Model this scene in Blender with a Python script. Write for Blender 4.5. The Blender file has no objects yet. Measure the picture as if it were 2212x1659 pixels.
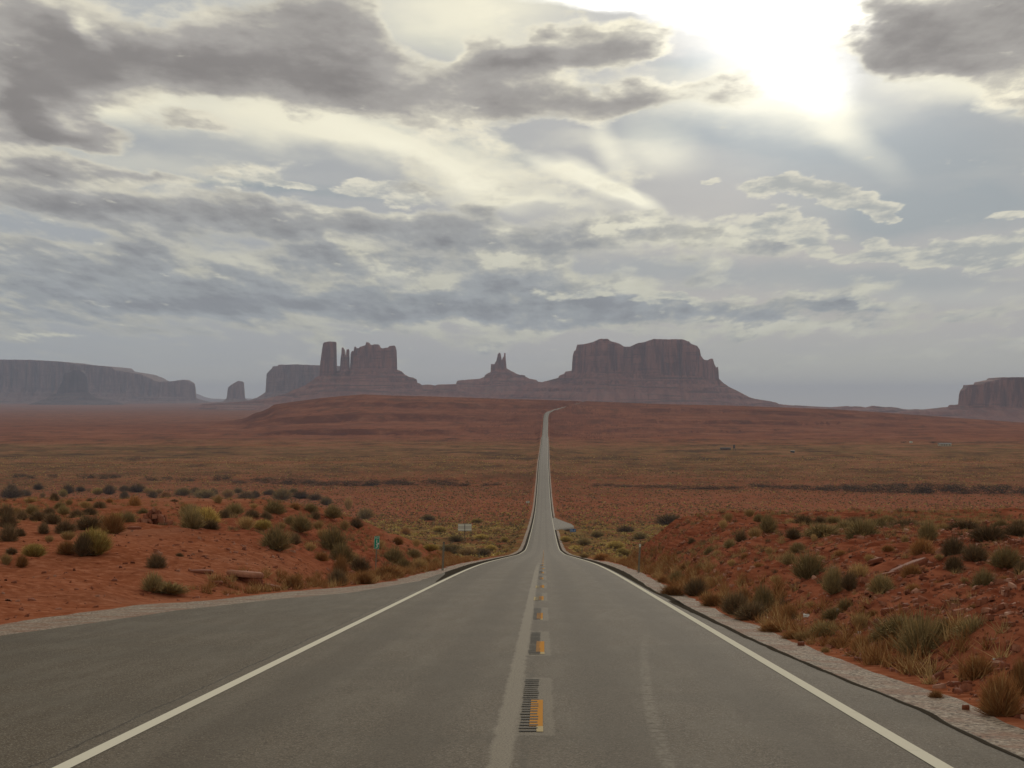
import bpy, bmesh, math, random
import numpy as np
from mathutils import Vector, Matrix
R = math.radians
SC = bpy.context.scene
COL = SC.collection

# ---------------------------------------------------------------- camera
# the road runs along +Y; the camera looks slightly left of it and slightly up
FPX, VX, HY, EYE = 4300.0, 1175.0, 870.0, 1.95      # focal length and vanishing point of the level road, on a 2212 px wide picture
cam = bpy.data.cameras.new("camera")
cam.sensor_width = 36.0
cam.lens = FPX / 2212.0 * 36.0
cam.clip_start = 0.5
cam.clip_end = 90000.0
camo = bpy.data.objects.new("camera", cam)
COL.objects.link(camo)
camo.location = (0, 0, EYE)
camo.rotation_euler = (R(90) + math.atan((HY - 829.5) / FPX), 0, math.atan((VX - 1106) / FPX))
SC.camera = camo
SC.render.resolution_x, SC.render.resolution_y = 1024, 768

# ---------------------------------------------------------------- exposure, render settings
SC.view_settings.view_transform = 'Standard'
SC.view_settings.look = 'None'
SC.view_settings.exposure = 0.10
SC.view_settings.gamma = 1.0
SC.render.engine = 'CYCLES'
cy = SC.cycles
cy.use_denoising = True
try:
    cy.denoiser = 'OPENIMAGEDENOISE'
    cy.denoising_input_passes = 'RGB_ALBEDO_NORMAL'
    cy.denoising_prefilter = 'ACCURATE'
except Exception:
    pass
cy.max_bounces = 5
cy.diffuse_bounces = 2
cy.glossy_bounces = 2
cy.transmission_bounces = 2
cy.volume_bounces = 0
cy.transparent_max_bounces = 4
cy.sample_clamp_indirect = 4.0

# ---------------------------------------------------------------- sun behind thin cloud
SUN_AZ = math.atan((1715 - VX) / FPX)       # to the right of the road
SUN_EL = math.atan((HY - 70) / FPX)
sl = bpy.data.lights.new("sun", 'SUN')
sl.energy = 1.5
sl.angle = R(14)
sl.color = (1.0, 0.93, 0.80)
so = bpy.data.objects.new("sun", sl)
COL.objects.link(so)
sdir = Vector((math.sin(SUN_AZ) * math.cos(SUN_EL), math.cos(SUN_AZ) * math.cos(SUN_EL), math.sin(SUN_EL)))
so.rotation_euler = sdir.to_track_quat('Z', 'Y').to_euler()

# ---------------------------------------------------------------- node helper
class NT:
    def __init__(s, tree):
        s.t = tree; s.n = tree.nodes; s.l = tree.links
    def add(s, typ, **kw):
        n = s.n.new(typ)
        for k, v in kw.items(): setattr(n, k, v)
        return n
    def put(s, sock, v):
        if isinstance(v, bpy.types.NodeSocket): s.l.new(v, sock)
        elif v is not None:
            if isinstance(v, (tuple, list)) and sock.type == 'RGBA' and len(v) == 3: v = tuple(v) + (1,)
            sock.default_value = v
    def math(s, op, a, b=None, c=None, clamp=False):
        n = s.add('ShaderNodeMath', operation=op, use_clamp=clamp)
        s.put(n.inputs[0], a)
        if b is not None: s.put(n.inputs[1], b)
        if c is not None: s.put(n.inputs[2], c)
        return n.outputs[0]
    def vmath(s, op, a, b=None, scale=None):
        n = s.add('ShaderNodeVectorMath', operation=op)
        s.put(n.inputs[0], a)
        if b is not None: s.put(n.inputs[1], b)
        if scale is not None: s.put(n.inputs['Scale'], scale)
        return n.outputs['Value'] if op in ('LENGTH', 'DOT_PRODUCT', 'DISTANCE') else n.outputs['Vector']
    def xyz(s, v):
        n = s.add('ShaderNodeSeparateXYZ'); s.put(n.inputs[0], v); return n.outputs
    def comb(s, x, y, z=0.0):
        n = s.add('ShaderNodeCombineXYZ')
        for i, v in enumerate((x, y, z)): s.put(n.inputs[i], v)
        return n.outputs[0]
    def mr(s, v, a, b, c=0.0, d=1.0, kind='SMOOTHSTEP'):
        n = s.add('ShaderNodeMapRange', interpolation_type=kind)
        n.clamp = True
        for i, x in enumerate((v, a, b, c, d)): s.put(n.inputs[i], x)
        return n.outputs[0]
    def mix(s, f, a, b, blend='MIX'):
        n = s.add('ShaderNodeMix', data_type='RGBA', blend_type=blend)
        s.put(n.inputs[0], f); s.put(n.inputs[6], a); s.put(n.inputs[7], b)
        return n.outputs[2]
    def noise(s, v, scale, detail=4.0, rough=0.5, dist=0.0, dim='3D', color=False):
        n = s.add('ShaderNodeTexNoise', noise_dimensions=dim)
        s.put(n.inputs['Vector'], v); n.inputs['Scale'].default_value = scale
        n.inputs['Detail'].default_value = detail; n.inputs['Roughness'].default_value = rough
        n.inputs['Distortion'].default_value = dist
        return n.outputs['Color' if color else 'Fac']
    def voro(s, v, scale, feature='F1', out='Distance', rnd=1.0):
        n = s.add('ShaderNodeTexVoronoi', feature=feature)
        s.put(n.inputs['Vector'], v); n.inputs['Scale'].default_value = scale
        n.inputs['Randomness'].default_value = rnd
        return n.outputs[out]
    def ramp(s, f, stops, interp='LINEAR'):
        n = s.add('ShaderNodeValToRGB'); s.put(n.inputs[0], f)
        cr = n.color_ramp; cr.interpolation = interp
        while len(cr.elements) < len(stops): cr.elements.new(0.5)
        for e, (p, c) in zip(cr.elements, stops):
            e.position = p; e.color = tuple(c) + (1,) if len(c) == 3 else c
        return n.outputs[0]

def lin(r, g, b):
    f = lambda c: (c / 255 / 12.92) if c / 255 <= 0.04045 else ((c / 255 + 0.055) / 1.055) ** 2.4
    return (f(r), f(g), f(b))

# ---------------------------------------------------------------- sky: broken backlit cloud over a pale veil
def uv(px, py):
    a = math.atan((px - VX) / FPX)
    return FPX * a, FPX * math.atan((HY - py) / FPX * math.cos(a))

world = bpy.data.worlds.new("World")
SC.world = world
world.use_nodes = True
world.node_tree.nodes.clear()
w = NT(world.node_tree)
tc = w.add('ShaderNodeTexCoord').outputs['Generated']
dx, dy, dz = w.xyz(w.vmath('NORMALIZE', tc))[:3]
U = w.math('MULTIPLY', w.math('ARCTAN2', dx, dy), FPX)
V = w.math('MULTIPLY', w.math('ARCSINE', dz), FPX)
Vp = w.math('MAXIMUM', V, 0.0)
P = w.comb(U, V)
den = w.math('ADD', Vp, 300.0)
Q = w.comb(w.math('DIVIDE', U, den), w.math('MULTIPLY', w.math('LOGARITHM', den, math.e), 2.0))
# warp of the placing coordinates so that no cloud edge is an ellipse
wn = w.noise(Q, 3.2, 5.0, 0.55, color=True)
wv = w.vmath('SUBTRACT', wn, (0.5, 0.5, 0.5))
warp = w.vmath('MULTIPLY', wv, w.comb(w.math('MULTIPLY', den, 0.30), w.math('MULTIPLY', den, 0.17)))
PW = w.vmath('ADD', P, warp)

def blobs(coord, items, base=None):
    # the running sum rides along as z, so that the nodes are evaluated one after the other
    cx0, cy0 = w.xyz(coord)[:2]
    tot = base if base is not None else 0.0
    for (cx, cy_, rx, ry, rot, amp) in items:
        u, v = uv(cx, cy_)
        m = w.add('ShaderNodeMapping', vector_type='TEXTURE')
        w.put(m.inputs['Vector'], w.comb(cx0, cy0, tot))
        m.inputs['Location'].default_value = (u, v, 0)
        m.inputs['Rotation'].default_value = (0, 0, -R(rot))
        m.inputs['Scale'].default_value = (rx, ry, 1e6)
        d = w.vmath('LENGTH', m.outputs[0])
        tot = w.math('ADD', w.mr(d, 0.1, 1.4, amp * 1.1, 0.0), tot)
    return tot
CLOUDS = [
 (60,70,230,120,0,1.1),(110,215,120,70,0,.9),(30,275,80,60,0,1.1),(60,240,70,50,0,.5),(330,120,240,85,5,1.0),(600,130,280,110,5,1.1),
 (850,195,270,70,8,1.0),(1080,150,170,65,0,.85),(720,50,150,80,0,.7),(1250,118,220,45,-4,.95),(1400,100,90,45,-8,.6),
 (1170,228,240,42,0,.75),(1400,215,170,30,-3,.55),(190,45,50,45,40,-1.0),(170,292,130,28,-3,1.1),(410,268,80,20,5,.6),(640,255,40,16,20,.4),
 (50,350,130,20,4,.3),(180,372,200,26,6,.75),(50,405,140,45,0,.65),(330,393,130,16,2,.4),(520,372,120,20,6,.32),(630,402,80,12,6,.3),
 (200,455,270,36,7,.8),(480,458,250,34,4,.75),(700,482,220,40,3,.85),(950,490,220,34,0,.7),(840,425,140,24,0,.36),(1060,445,55,18,0,.4),
 (120,560,260,45,2,.65),(350,590,330,40,3,.65),(100,650,260,45,0,.8),(450,650,360,42,3,.85),(800,560,260,34,0,.65),(850,650,320,45,0,.85),(60,150,160,120,0,.4),(1150,520,200,26,0,.35),
 (620,540,160,22,3,.35),(1120,545,200,28,0,.4),(1130,600,220,30,0,.4),(330,530,110,20,0,.3),
 (1400,480,140,34,0,.42),(1270,500,110,28,0,.36),(1600,505,130,40,0,.25),(1690,525,120,38,12,.15),(1780,380,330,110,0,-.7),(2060,510,300,80,0,-.7),(1560,430,200,40,0,-.35),(1950,300,320,50,0,-.4),(1500,505,140,30,0,.35),
 (1950,545,130,20,2,.2),
 (1180,645,130,26,0,.75),(1310,650,120,26,5,.7),(1250,688,240,34,0,.8),(1520,665,130,28,4,.9),(1620,692,150,28,4,.8),
 (1800,665,150,22,2,.65),(1850,700,220,20,0,.3),(2090,680,160,24,0,.28),
 (1905,25,60,60,0,.8),(1900,110,50,40,0,.5),(2110,50,240,100,0,1.0),(2210,140,140,70,0,.8),(1960,95,120,75,0,.85),(2060,160,110,35,10,.5),(2190,225,110,26,12,.36),(1940,160,70,20,15,.3),
 (880,30,90,70,0,-.25),(910,75,70,30,20,-.5),(1000,40,110,60,0,.2),(1020,110,90,40,0,.3),(1470,165,60,20,15,-.4),
 (150,720,300,16,0,.22),(480,728,260,12,2,.2),(1050,690,200,20,0,.3),
]
CREAM = [
 (560,255,430,70,6,.75),(230,215,150,45,0,.55),
 (900,330,400,60,14,.55),(300,345,300,40,5,.3),(1050,380,240,50,20,.35),(1640,225,330,60,5,.6),(1900,800,700,70,0,.5),(300,800,500,60,0,.15),(190,40,60,60,40,.9),
 (2100,200,200,50,10,.8),(1000,20,260,90,0,.9),(1130,180,130,18,0,.3),(1290,300,160,20,0,.3),(1100,420,250,18,0,.35),(1300,440,200,14,10,.2),
]
HOLE = [
 (1490,-10,300,45,2,3.0),(1660,38,150,52,8,2.0),(1735,92,62,42,-15,1.7),(1700,150,60,24,25,1.0),(1800,40,70,50,30,1.2),(1500,40,110,40,20,1.0),(1730,170,120,60,15,.55),(1830,10,40,50,0,.8),(1640,130,200,70,10,.35),
]
cloud_n = w.noise(Q, 2.6, 10.0, 0.60, 0.15)
cloud_s = w.noise(w.vmath('MULTIPLY', Q, (0.62, 1.35, 1.0)), 4.2, 7.0, 0.6)
Q9 = w.vmath('MULTIPLY', Q, (0.85, 1.10, 1.0))
n9 = w.noise(Q9, 9.0, 6.0, 0.6)
n9b = w.noise(w.vmath('ADD', Q9, (0.012, 0.036, 0.0)), 9.0, 6.0, 0.6)
rel9 = w.math('SUBTRACT', n9b, n9)
low = w.mr(V, 100, 420, 1.0, 0.35)                     # stratocumulus rows get denser low down
base = w.math('ADD', w.math('MULTIPLY', w.math('SUBTRACT', cloud_n, 0.5), 2.6),
              w.math('MULTIPLY', w.math('MULTIPLY', w.math('SUBTRACT', cloud_s, 0.5), low), 1.7))
base = w.math('ADD', base, w.math('MULTIPLY', w.math('SUBTRACT', n9, 0.5), 0.40))
away = w.math('MAXIMUM', w.mr(V, 950, 1500), w.mr(w.math('ABSOLUTE', U), 1300, 2000))
base = w.math('ADD', base, w.math('MULTIPLY_ADD', away, 0.45, -0.12))
band = w.math('MULTIPLY', w.mr(V, 110, 190), w.mr(V, 330, 430, 1.0, 0.0))
base = w.math('ADD', base, w.math('MULTIPLY', band, w.mr(U, -300, 700, 0.30, 0.02)))
D = blobs(PW, CLOUDS, base)
D = w.math('MULTIPLY', D, w.mr(V, 15, 130, 0.3, 1.0))
alpha = w.mr(D, -0.10, 0.38)
relief = w.math('SUBTRACT', w.noise(w.vmath('ADD', Q, (0.035, 0.09, 0.0)), 2.6, 6.0, 0.55), w.noise(Q, 2.6, 6.0, 0.55))
Ds = w.math('MULTIPLY_ADD', relief, w.mr(D, 0.1, 0.8, 1.4, w.mr(V, 300, 600, 6.5, 3.4)), D)
Ds = w.math('MULTIPLY_ADD', rel9, w.mr(D, 0.1, 0.8, 0.4, 0.9), Ds)
thick = w.mr(Ds, 0.0, 2.0, 0.0, 1.0, 'LINEAR')
cream = w.math('MINIMUM', blobs(PW, CREAM, w.math('MULTIPLY', w.math('SUBTRACT', cloud_s, 0.5), 0.35)), 1.0)
cream = w.math('MAXIMUM', cream, 0.0)
# shafts of light and the bright patches in the veil: soft and straight, so hardly warped
PR = w.vmath('ADD', P, w.vmath('MULTIPLY', warp, (0.35, 0.35, 1)))
ray_n = w.math('MULTIPLY_ADD', cloud_n, 1.3, 0.02)
rays = blobs(PR, [(1200,362,85,18,22,1.0),(1300,392,110,24,28,1.3),(1370,425,70,18,32,1.0),(1322,322,34,78,-30,.8),(1425,325,90,55,10,.8),
  (1800,265,170,40,40,.6),(1760,240,120,50,32,.4),(1040,405,110,24,24,.7),(900,330,220,26,22,.6),(760,290,160,24,18,.7),(1640,225,210,30,5,.7),(2050,640,400,20,0,.12)])
rays = w.math('MULTIPLY', rays, ray_n)
PH = w.vmath('ADD', P, w.vmath('MULTIPLY', warp, (0.8, 0.8, 1)))
hole = blobs(PH, HOLE)
su, sv = uv(1715, 70)
sd = w.vmath('LENGTH', w.vmath('MULTIPLY', w.vmath('SUBTRACT', P, (su, sv, 0)), (0.8, 1.0, 1)))
glow = w.math('POWER', w.mr(sd, 0, 1700, 1.0, 0.0, 'LINEAR'), 3.0)
glow2 = w.math('POWER', w.mr(sd, 0, 520, 1.0, 0.0, 'LINEAR'), 2.5)

sky = w.add('ShaderNodeTexSky', sky_type='NISHITA')
sky.sun_disc = False
sky.sun_elevation = SUN_EL
sky.sun_rotation = SUN_AZ
sky.air_density = 1.2; sky.dust_density = 2.5
skyc = w.vmath('SCALE', sky.outputs[0], scale=0.10)
veil = w.ramp(w.math('DIVIDE', Vp, 900.0), [(0.0, lin(198,196,178)), (0.035, lin(180,182,172)), (0.10, lin(156,163,166)), (0.35, lin(154,161,167)), (0.75, lin(158,164,169)), (1.0, lin(176,179,180))])
veil = w.mix(0.015, veil, skyc)
dark = blobs(PW, [(1900,330,520,130,6,.9),(1560,280,230,50,4,.7),(2000,470,330,60,0,.9),(1500,590,560,36,0,.6),(1960,620,320,40,0,.6),(960,300,220,34,14,.7),(640,415,200,16,3,.8),(470,400,160,12,0,.7),(1480,160,70,24,0,.9),(915,65,70,30,15,1.0),(1700,760,500,60,0,.25)])
veil = w.mix(w.math('MINIMUM', dark, 1.0), veil, w.mix(w.mr(V, 100, 700), lin(156,162,163), lin(149,157,162)))
veil = w.mix(cream, veil, w.mix(w.mr(V, 100, 500), lin(186,185,168), lin(236,231,208)))
veil = w.mix(w.math('MINIMUM', rays, 0.95), veil, lin(247,242,218))
# cloud body by how much of it the light has to cross
rim_hi = lin(244,237,212); rim_lo = lin(196,195,178)
hi = w.mr(V, 180, 620)
rim = w.mix(hi, rim_lo, rim_hi)
mid = w.mix(hi, lin(172,173,166), lin(202,197,182))
body = w.mix(hi, lin(152,157,159), lin(164,160,155))
core = w.mix(hi, lin(134,138,142), lin(133,129,126))
near_sun = w.mr(sd, 300, 1500, 1.0, 0.25)
rim = w.mix(near_sun, mid, rim)
c1 = w.mix(w.mr(thick, 0.02, 0.20), rim, mid)
c2 = w.mix(w.mr(thick, 0.10, 0.42), c1, body)
c3 = w.mix(w.mr(thick, 0.35, 0.9), c2, core)
vary = w.math('MULTIPLY_ADD', w.noise(Q, 5.0, 6.0, 0.6), 0.5, 0.75)
c3 = w.vmath('SCALE', c3, scale=vary)
trans = w.math('EXPONENT', w.math('MULTIPLY', thick, -5.0))
gl = w.vmath('SCALE', (1.0, 0.99, 0.93), scale=w.math('MULTIPLY_ADD', glow, 0.10, w.math('MULTIPLY', glow2, 0.5)))
skyfinal = w.mix(w.math('MULTIPLY', alpha, 1.0), veil, c3)
skyfinal = w.vmath('ADD', skyfinal, w.vmath('SCALE', gl, scale=w.math('MAXIMUM', w.math('MULTIPLY', trans, 1.0), 0.12)))
skyfinal = w.vmath('ADD', skyfinal, w.vmath('SCALE', (1.0, 0.98, 0.92), scale=w.math('MULTIPLY', hole, trans)))
# small fair weather puffs low on the right, lit from above
D2 = blobs(PW, [(1640,425,60,24,0,.8),(1700,415,60,30,0,.9),(1755,405,55,38,0,.95),(1820,430,70,28,0,.85),(1885,432,50,34,10,.95),(1925,455,40,20,20,.8),(1955,468,18,8,0,.7),
  (1510,407,26,8,0,.6),(1660,480,80,24,0,.75),(1720,500,80,34,10,.8),(1600,510,70,36,0,.5),(1760,530,70,26,20,.7),(1490,480,80,22,0,.45),(1380,462,70,18,0,.5),
  (1905,515,36,18,0,.8),(1880,548,80,18,0,.75),(1980,552,110,26,0,.9),(2090,560,110,34,0,.95),(2180,545,80,40,-10,.95),(2190,482,44,9,0,.8),(1830,508,36,9,0,.55),
  (1210,630,70,14,0,.6),(1310,625,70,18,0,.6),(1410,655,40,16,0,.7),(1480,640,60,14,0,.7),(1590,640,50,14,8,.6),(1720,640,70,12,0,.7),(1860,655,80,16,8,.55),
  (560,392,90,22,5,.6),(660,405,60,12,8,.7),(820,415,110,20,0,.6),(880,440,70,16,0,.6),(500,365,80,14,5,.4),(150,508,120,16,8,.35),(420,420,120,9,3,.35),(760,720,140,6,0,.45),(80,725,110,14,0,.4)],
  w.math('MULTIPLY_ADD', w.math('SUBTRACT', n9, 0.5), 2.3, -0.34))
a2 = w.mr(D2, -0.05, 0.30)
rel2 = w.math('ADD', w.math('MULTIPLY', w.math('ADD', w.math('MULTIPLY', relief, 0.5), rel9), -4.0), w.math('MULTIPLY', w.math('SUBTRACT', w.math('MINIMUM', D2, 1.1), 0.40), -0.75))
warm = w.mr(V, 150, 520)
puff = w.mix(w.mr(rel2, -0.70, 0.50), w.mix(warm, lin(160,165,165), lin(174,176,172)), w.mix(warm, lin(200,199,182), lin(226,221,202)))
skyfinal = w.mix(w.math('MULTIPLY', a2, 0.9), skyfinal, puff)
# the cloud sheet overhead and behind is brighter than near the horizon
over = w.mr(dz, 0.20, 0.5, 1.0, 0.95)
skyfinal = w.vmath('SCALE', skyfinal, scale=over)
bgn = w.add('ShaderNodeBackground')
w.put(bgn.inputs['Color'], skyfinal)
bgn.inputs['Strength'].default_value = 1.0
outn = w.add('ShaderNodeOutputWorld')
w.l.new(bgn.outputs[0], outn.inputs['Surface'])
world.cycles.sampling_method = 'MANUAL'
world.cycles.sample_map_resolution = 1024


# ================================================================ helpers
def tag(o, label=None, cat=None, group=None, kind=None):
    if label: o['label'] = label
    if cat: o['category'] = cat
    if group: o['group'] = group
    if kind: o['kind'] = kind
    return o

def np_mesh(name, verts, faces, mat=None, smooth=False):
    me = bpy.data.meshes.new(name)
    verts = np.asarray(verts, dtype=np.float32); faces = np.asarray(faces, dtype=np.int32)
    k = faces.shape[1]
    me.vertices.add(len(verts)); me.vertices.foreach_set('co', verts.ravel())
    me.loops.add(faces.size); me.loops.foreach_set('vertex_index', faces.ravel())
    me.polygons.add(len(faces))
    me.polygons.foreach_set('loop_start', np.arange(0, faces.size, k, dtype=np.int32))
    me.polygons.foreach_set('loop_total', np.full(len(faces), k, dtype=np.int32))
    me.update(calc_edges=True)
    if smooth: me.polygons.foreach_set('use_smooth', np.ones(len(faces), dtype=bool))
    if mat: me.materials.append(mat)
    return me

def link(name, me, parent=None):
    o = bpy.data.objects.new(name, me); COL.objects.link(o)
    if parent: o.parent = parent
    return o

def grid_faces(nx, ny):
    i = np.arange(nx * ny).reshape(ny, nx)
    return np.stack([i[:-1, :-1].ravel(), i[:-1, 1:].ravel(), i[1:, 1:].ravel(), i[1:, :-1].ravel()], 1)

def hsh(ix, iy, seed):
    h = (ix.astype(np.int64) * 374761393 + iy.astype(np.int64) * 668265263 + seed * 974634777) & 0x7fffffff
    h = ((h ^ (h >> 13)) * 1274126177) & 0x7fffffff
    return ((h ^ (h >> 16)) & 0xffff) / 65535.0

def vn(x, y, seed=0):
    x = np.asarray(x, float); y = np.asarray(y, float)
    ix = np.floor(x); iy = np.floor(y); fx = x - ix; fy = y - iy
    fx = fx * fx * (3 - 2 * fx); fy = fy * fy * (3 - 2 * fy)
    a = hsh(ix, iy, seed); b = hsh(ix + 1, iy, seed); c = hsh(ix, iy + 1, seed); d = hsh(ix + 1, iy + 1, seed)
    return (a + (b - a) * fx) * (1 - fy) + (c + (d - c) * fx) * fy

def fbm(x, y, octaves=4, seed=0, gain=0.5):
    t = 0; a = 1.0; s = 0
    for k in range(octaves):
        t = t + a * (vn(np.asarray(x) * 2 ** k + 17.3 * k, np.asarray(y) * 2 ** k + 9.1 * k, seed + k) - 0.5); s += a; a *= gain
    return t / s * 2          # about -1..1

def sst(x, a, b):
    t = np.clip((x - a) / (b - a), 0, 1); return t * t * (3 - 2 * t)

# ================================================================ road profile (x is across, y along, z up)
_ry = [-400, -60, 0, 60, 100, 129, 317, 427, 495, 654, 800, 941, 1086, 1225, 1330, 1610, 2000, 2292, 2780, 3100, 3400, 3550, 3700, 3850, 3950, 4050, 4150, 4300, 4600]
_rz = [3.86, 3.86, 0, -3.864, -6.44, -8.45, -22.2, -29.7, -33.1, -39.5, -44.6, -48.6, -50.2, -50.2, -50.0, -47.6, -46.9, -46.5, -43.3, -34.5, -22.5, -14.5, -9.6, -4.3, 0.2, 3.6, 3.4, -2, -14]
_yy = np.arange(-400, 4601, 1.0)
_zz = np.interp(_yy, _ry, _rz)
_k = np.exp(-0.5 * (np.arange(-60, 61) / 18.0) ** 2); _k /= _k.sum()
_zs = np.convolve(np.pad(_zz, 60, 'edge'), _k, 'valid')
_zs = np.where(_yy < 20, _zz, _zs); _zs[:420] = np.interp(_yy[:420], [-400, -80, -30, 0, 20], [3.2, 3.2, 1.93, 0, -1.288])
def roadZ(y): return np.interp(y, _yy, _zs)
_cy = [0, 1600, 2292, 2780, 3400, 3500, 3560, 3620, 3700, 3850, 3950, 4050, 4150, 4300, 4600]
_cx = [-.33, -.33, .9, 1.6, 3.2, 5, 9, 17, 26, 50, 68, 84, 112, 170, 330]
def roadX(y): return np.interp(y, _cy, _cx)
def apronL(y): return np.interp(y, [0, 36.8, 42.2, 48.6, 57.5, 62.7, 77.8, 100], [-10.3, -10.1, -9.5, -9.0, -7.5, -6.1, -4.85, -4.72])
def gravL(y): return np.interp(y, [0, 43, 49, 54, 58, 66, 71, 81, 105, 200, 400], [-12.6, -11.9, -11.8, -11.2, -10.0, -8.8, -7.3, -6.2, -5.7, -5.9, -6.1])
def apronR(y): return np.interp(y, [0, 17, 22, 26.7, 35.5, 45, 60, 100], [4.2, 4.16, 4.14, 3.98, 3.80, 3.74, 3.78, 3.95])
def gravR(y): return np.interp(y, [0, 19.8, 27, 32.7, 45.9, 70, 100, 200], [5.1, 4.95, 4.95, 4.7, 4.45, 4.45, 4.8, 5.4])

def hill(y, pts):
    return np.interp(y, pts[0], pts[1])
NLp = ([-400, -60, 0, 30, 45, 60, 80, 100, 120, 130, 150, 180, 240, 320], [4.2, 4.2, .35, -1.65, -2.6, -3.0, -3.3, -3.72, -4.1, -4.7, -8.2, -12.2, -18, -24.5])
NRp = ([-400, -60, 0, 20, 40, 50, 60, 70, 80, 100, 118, 126, 145, 180, 240, 320], [5.6, 5.6, 1.6, .3, -.9, -1.35, -1.95, -2.45, -3.05, -4.0, -4.6, -5.2, -9.5, -13, -18.5, -24.5])

# the low plateau the road climbs at the far side of the valley
_cpx = [-6000, 430, 500, 534, 548, 572, 590, 640, 700, 780, 850, 950, 1100, 1270, 1400, 1600, 1800, 1900, 2000, 2212, 2600, 3400, 8000]
_cpy = [918, 917, 910, 904, 893, 888, 874, 866, 859, 852, 855, 857, 862, 867, 872, 877, 885, 891, 899, 915, 919, 919, 919]
def far_ground(X, Y):
    Ys = np.maximum(Y, 1.0)
    px = VX + FPX * X / Ys
    crestz = (HY - np.interp(px, _cpx, _cpy)) * 3950 / FPX + EYE
    # general plain: flat, then slowly rising to the horizon
    plain = np.interp(Y, [0, 320, 1086, 1330, 2292, 2780, 4000, 6000, 9000, 12000, 16000, 24000, 90000],
                      [-24, -24, -51.5, -51.2, -48, -45.5, -43.5, -39, -32, -20, 4, 14, 30])
    right = sst(px, 900, 1500)
    plainR = np.interp(Y, [0, 320, 1086, 1330, 2292, 2780, 4000, 5000, 9000, 14000, 30000, 90000],
                      [-24, -24, -51.5, -51.2, -48, -45.5, -43.5, -68, -86, -120, -230, -600])
    plain = plain * (1 - right) + plainR * right
    n = fbm(X / 420.0, Y / 420.0, 6, 11, .6)
    t = np.clip((Y + n * 110 - 2750) / 1200.0, 0, 1)
    k = 3.3                                             # rock ledges: steps in the rise
    q = t * k + 0.55 * fbm(X / 260.0, Y / 260.0, 6, 5, .6) + 0.3
    fl = np.floor(q); fr = q - fl
    st = (fl + 0.30 * fr + 0.70 * sst(fr, 0.80, 0.89) - 0.3) / k / 0.88
    amt = np.interp(px, [300, 560, 1100, 1230, 1400, 2212], [.95, .95, .45, .10, .45, .7]) * (0.45 + 0.55 * sst(fbm(X / 330.0, Y / 500.0, 3, 58), -.25, .15))
    tt = np.clip(t * (1 - amt) + st * amt, 0, 1)
    rise = (0.25 * tt + 0.75 * tt ** 1.5) * (crestz - plain)
    back = sst(Y, 4000, 5200)
    ridge = rise * (1 - back) - 10 * back * (1 - sst(Y, 5200, 8000)) * np.clip((crestz - plain) / 40, 0, 1)
    # the road itself needs its own grade through the rise
    z = plain + np.where(crestz - plain > 0.5, ridge, 0)
    return z + n * np.interp(Y, [300, 1500, 4000, 9000], [.8, 2.0, 2.2, 3.0])

def ground(X, Y, detail=True):
    X = np.asarray(X, float); Y = np.asarray(Y, float)
    rz = roadZ(Y)
    lat = X - roadX(Y)
    L = hill(Y, NLp); Rr = hill(Y, NRp)
    n1 = fbm(X / 9.0, Y / 9.0, 3, 3)
    nat = np.where(X < 0, L + np.clip(-X - 14, 0, 60) * 0.004, Rr + np.clip(X - 12, 0, 60) * 0.006) + n1 * 0.28 * sst(Y, 20, 60)
    fg = far_ground(X, Y)
    # valley floor keeps a couple of metres below the road embankment
    val = np.minimum(rz - 1.7, rz - 1.7) + fbm(X / 120.0, Y / 120.0, 4, 21) * 1.6
    wide = sst(np.abs(lat), 60, 260)
    val = np.where(Y < 1100, val, val * (1 - wide) + fg * wide)
    t = sst(Y, 240, 330)
    nat = nat * (1 - t) + val * t
    t2 = sst(Y, 2300, 2900)
    nat = nat * (1 - t2) + fg * t2
    # road bench with the slopes leading away from it
    toeL = np.interp(Y, [0, 43, 58, 70, 80, 100, 120, 140, 220, 320], [-12.9, -12.3, -10.6, -8.2, -7.6, -8.3, -7.2, -6.8, -6.3, -6.6])
    toeR = gravR(Y) + 0.15
    sL = np.interp(Y, [0, 40, 60, 80, 100, 125, 200], [.12, .12, .22, .42, .45, .5, .5])
    sR = np.interp(Y, [0, 20, 40, 60, 80, 100, 115, 200], [.30, .33, .38, .45, .54, .68, .85, .8])
    far = sst(Y, 2900, 3600)
    dL = np.clip(toeL + 0.33 - lat, 0, None); dR = np.clip(lat - (toeR + 0.33), 0, None)
    d = np.where(lat < 0, dL, dR); s = np.where(lat < 0, sL, sR)
    bumps = fbm(X / 2.1, Y / 2.1, 4, 7) * 0.22 + fbm(X / 0.7, Y / 0.7, 3, 9) * 0.07
    face = rz + s * d * (1 + 0.18 * fbm(X / 4.0, Y / 4.0, 3, 13))
    fall = rz - np.interp(Y, [0, 200, 400, 3000, 3600], [.35, .35, .42, .42, .3]) * d
    hi = np.minimum(nat, face); lo = np.maximum(nat, fall)
    # soften the crest of the cutting
    kk = 0.5
    hi = np.where(nat > rz, -kk * np.logaddexp(-nat / kk, -face / kk) + kk * 0.0, hi)
    z = np.where(nat > rz, np.minimum(hi, nat), lo)
    m = sst(d, 0.0, 1.6)
    z = z * m + rz * (1 - m) - 0.07 * (1 - m)
    if detail:
        amp = np.where(X < 0, np.interp(Y, [0, 75, 95, 140], [.8, .7, 1.0, 1.0]), 1.35) * np.interp(Y, [0, 160, 400, 1200], [1, 1.2, 2.0, 2.0])
        z = z + bumps * amp * sst(d, 0.15, 1.5)
    return z

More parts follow.
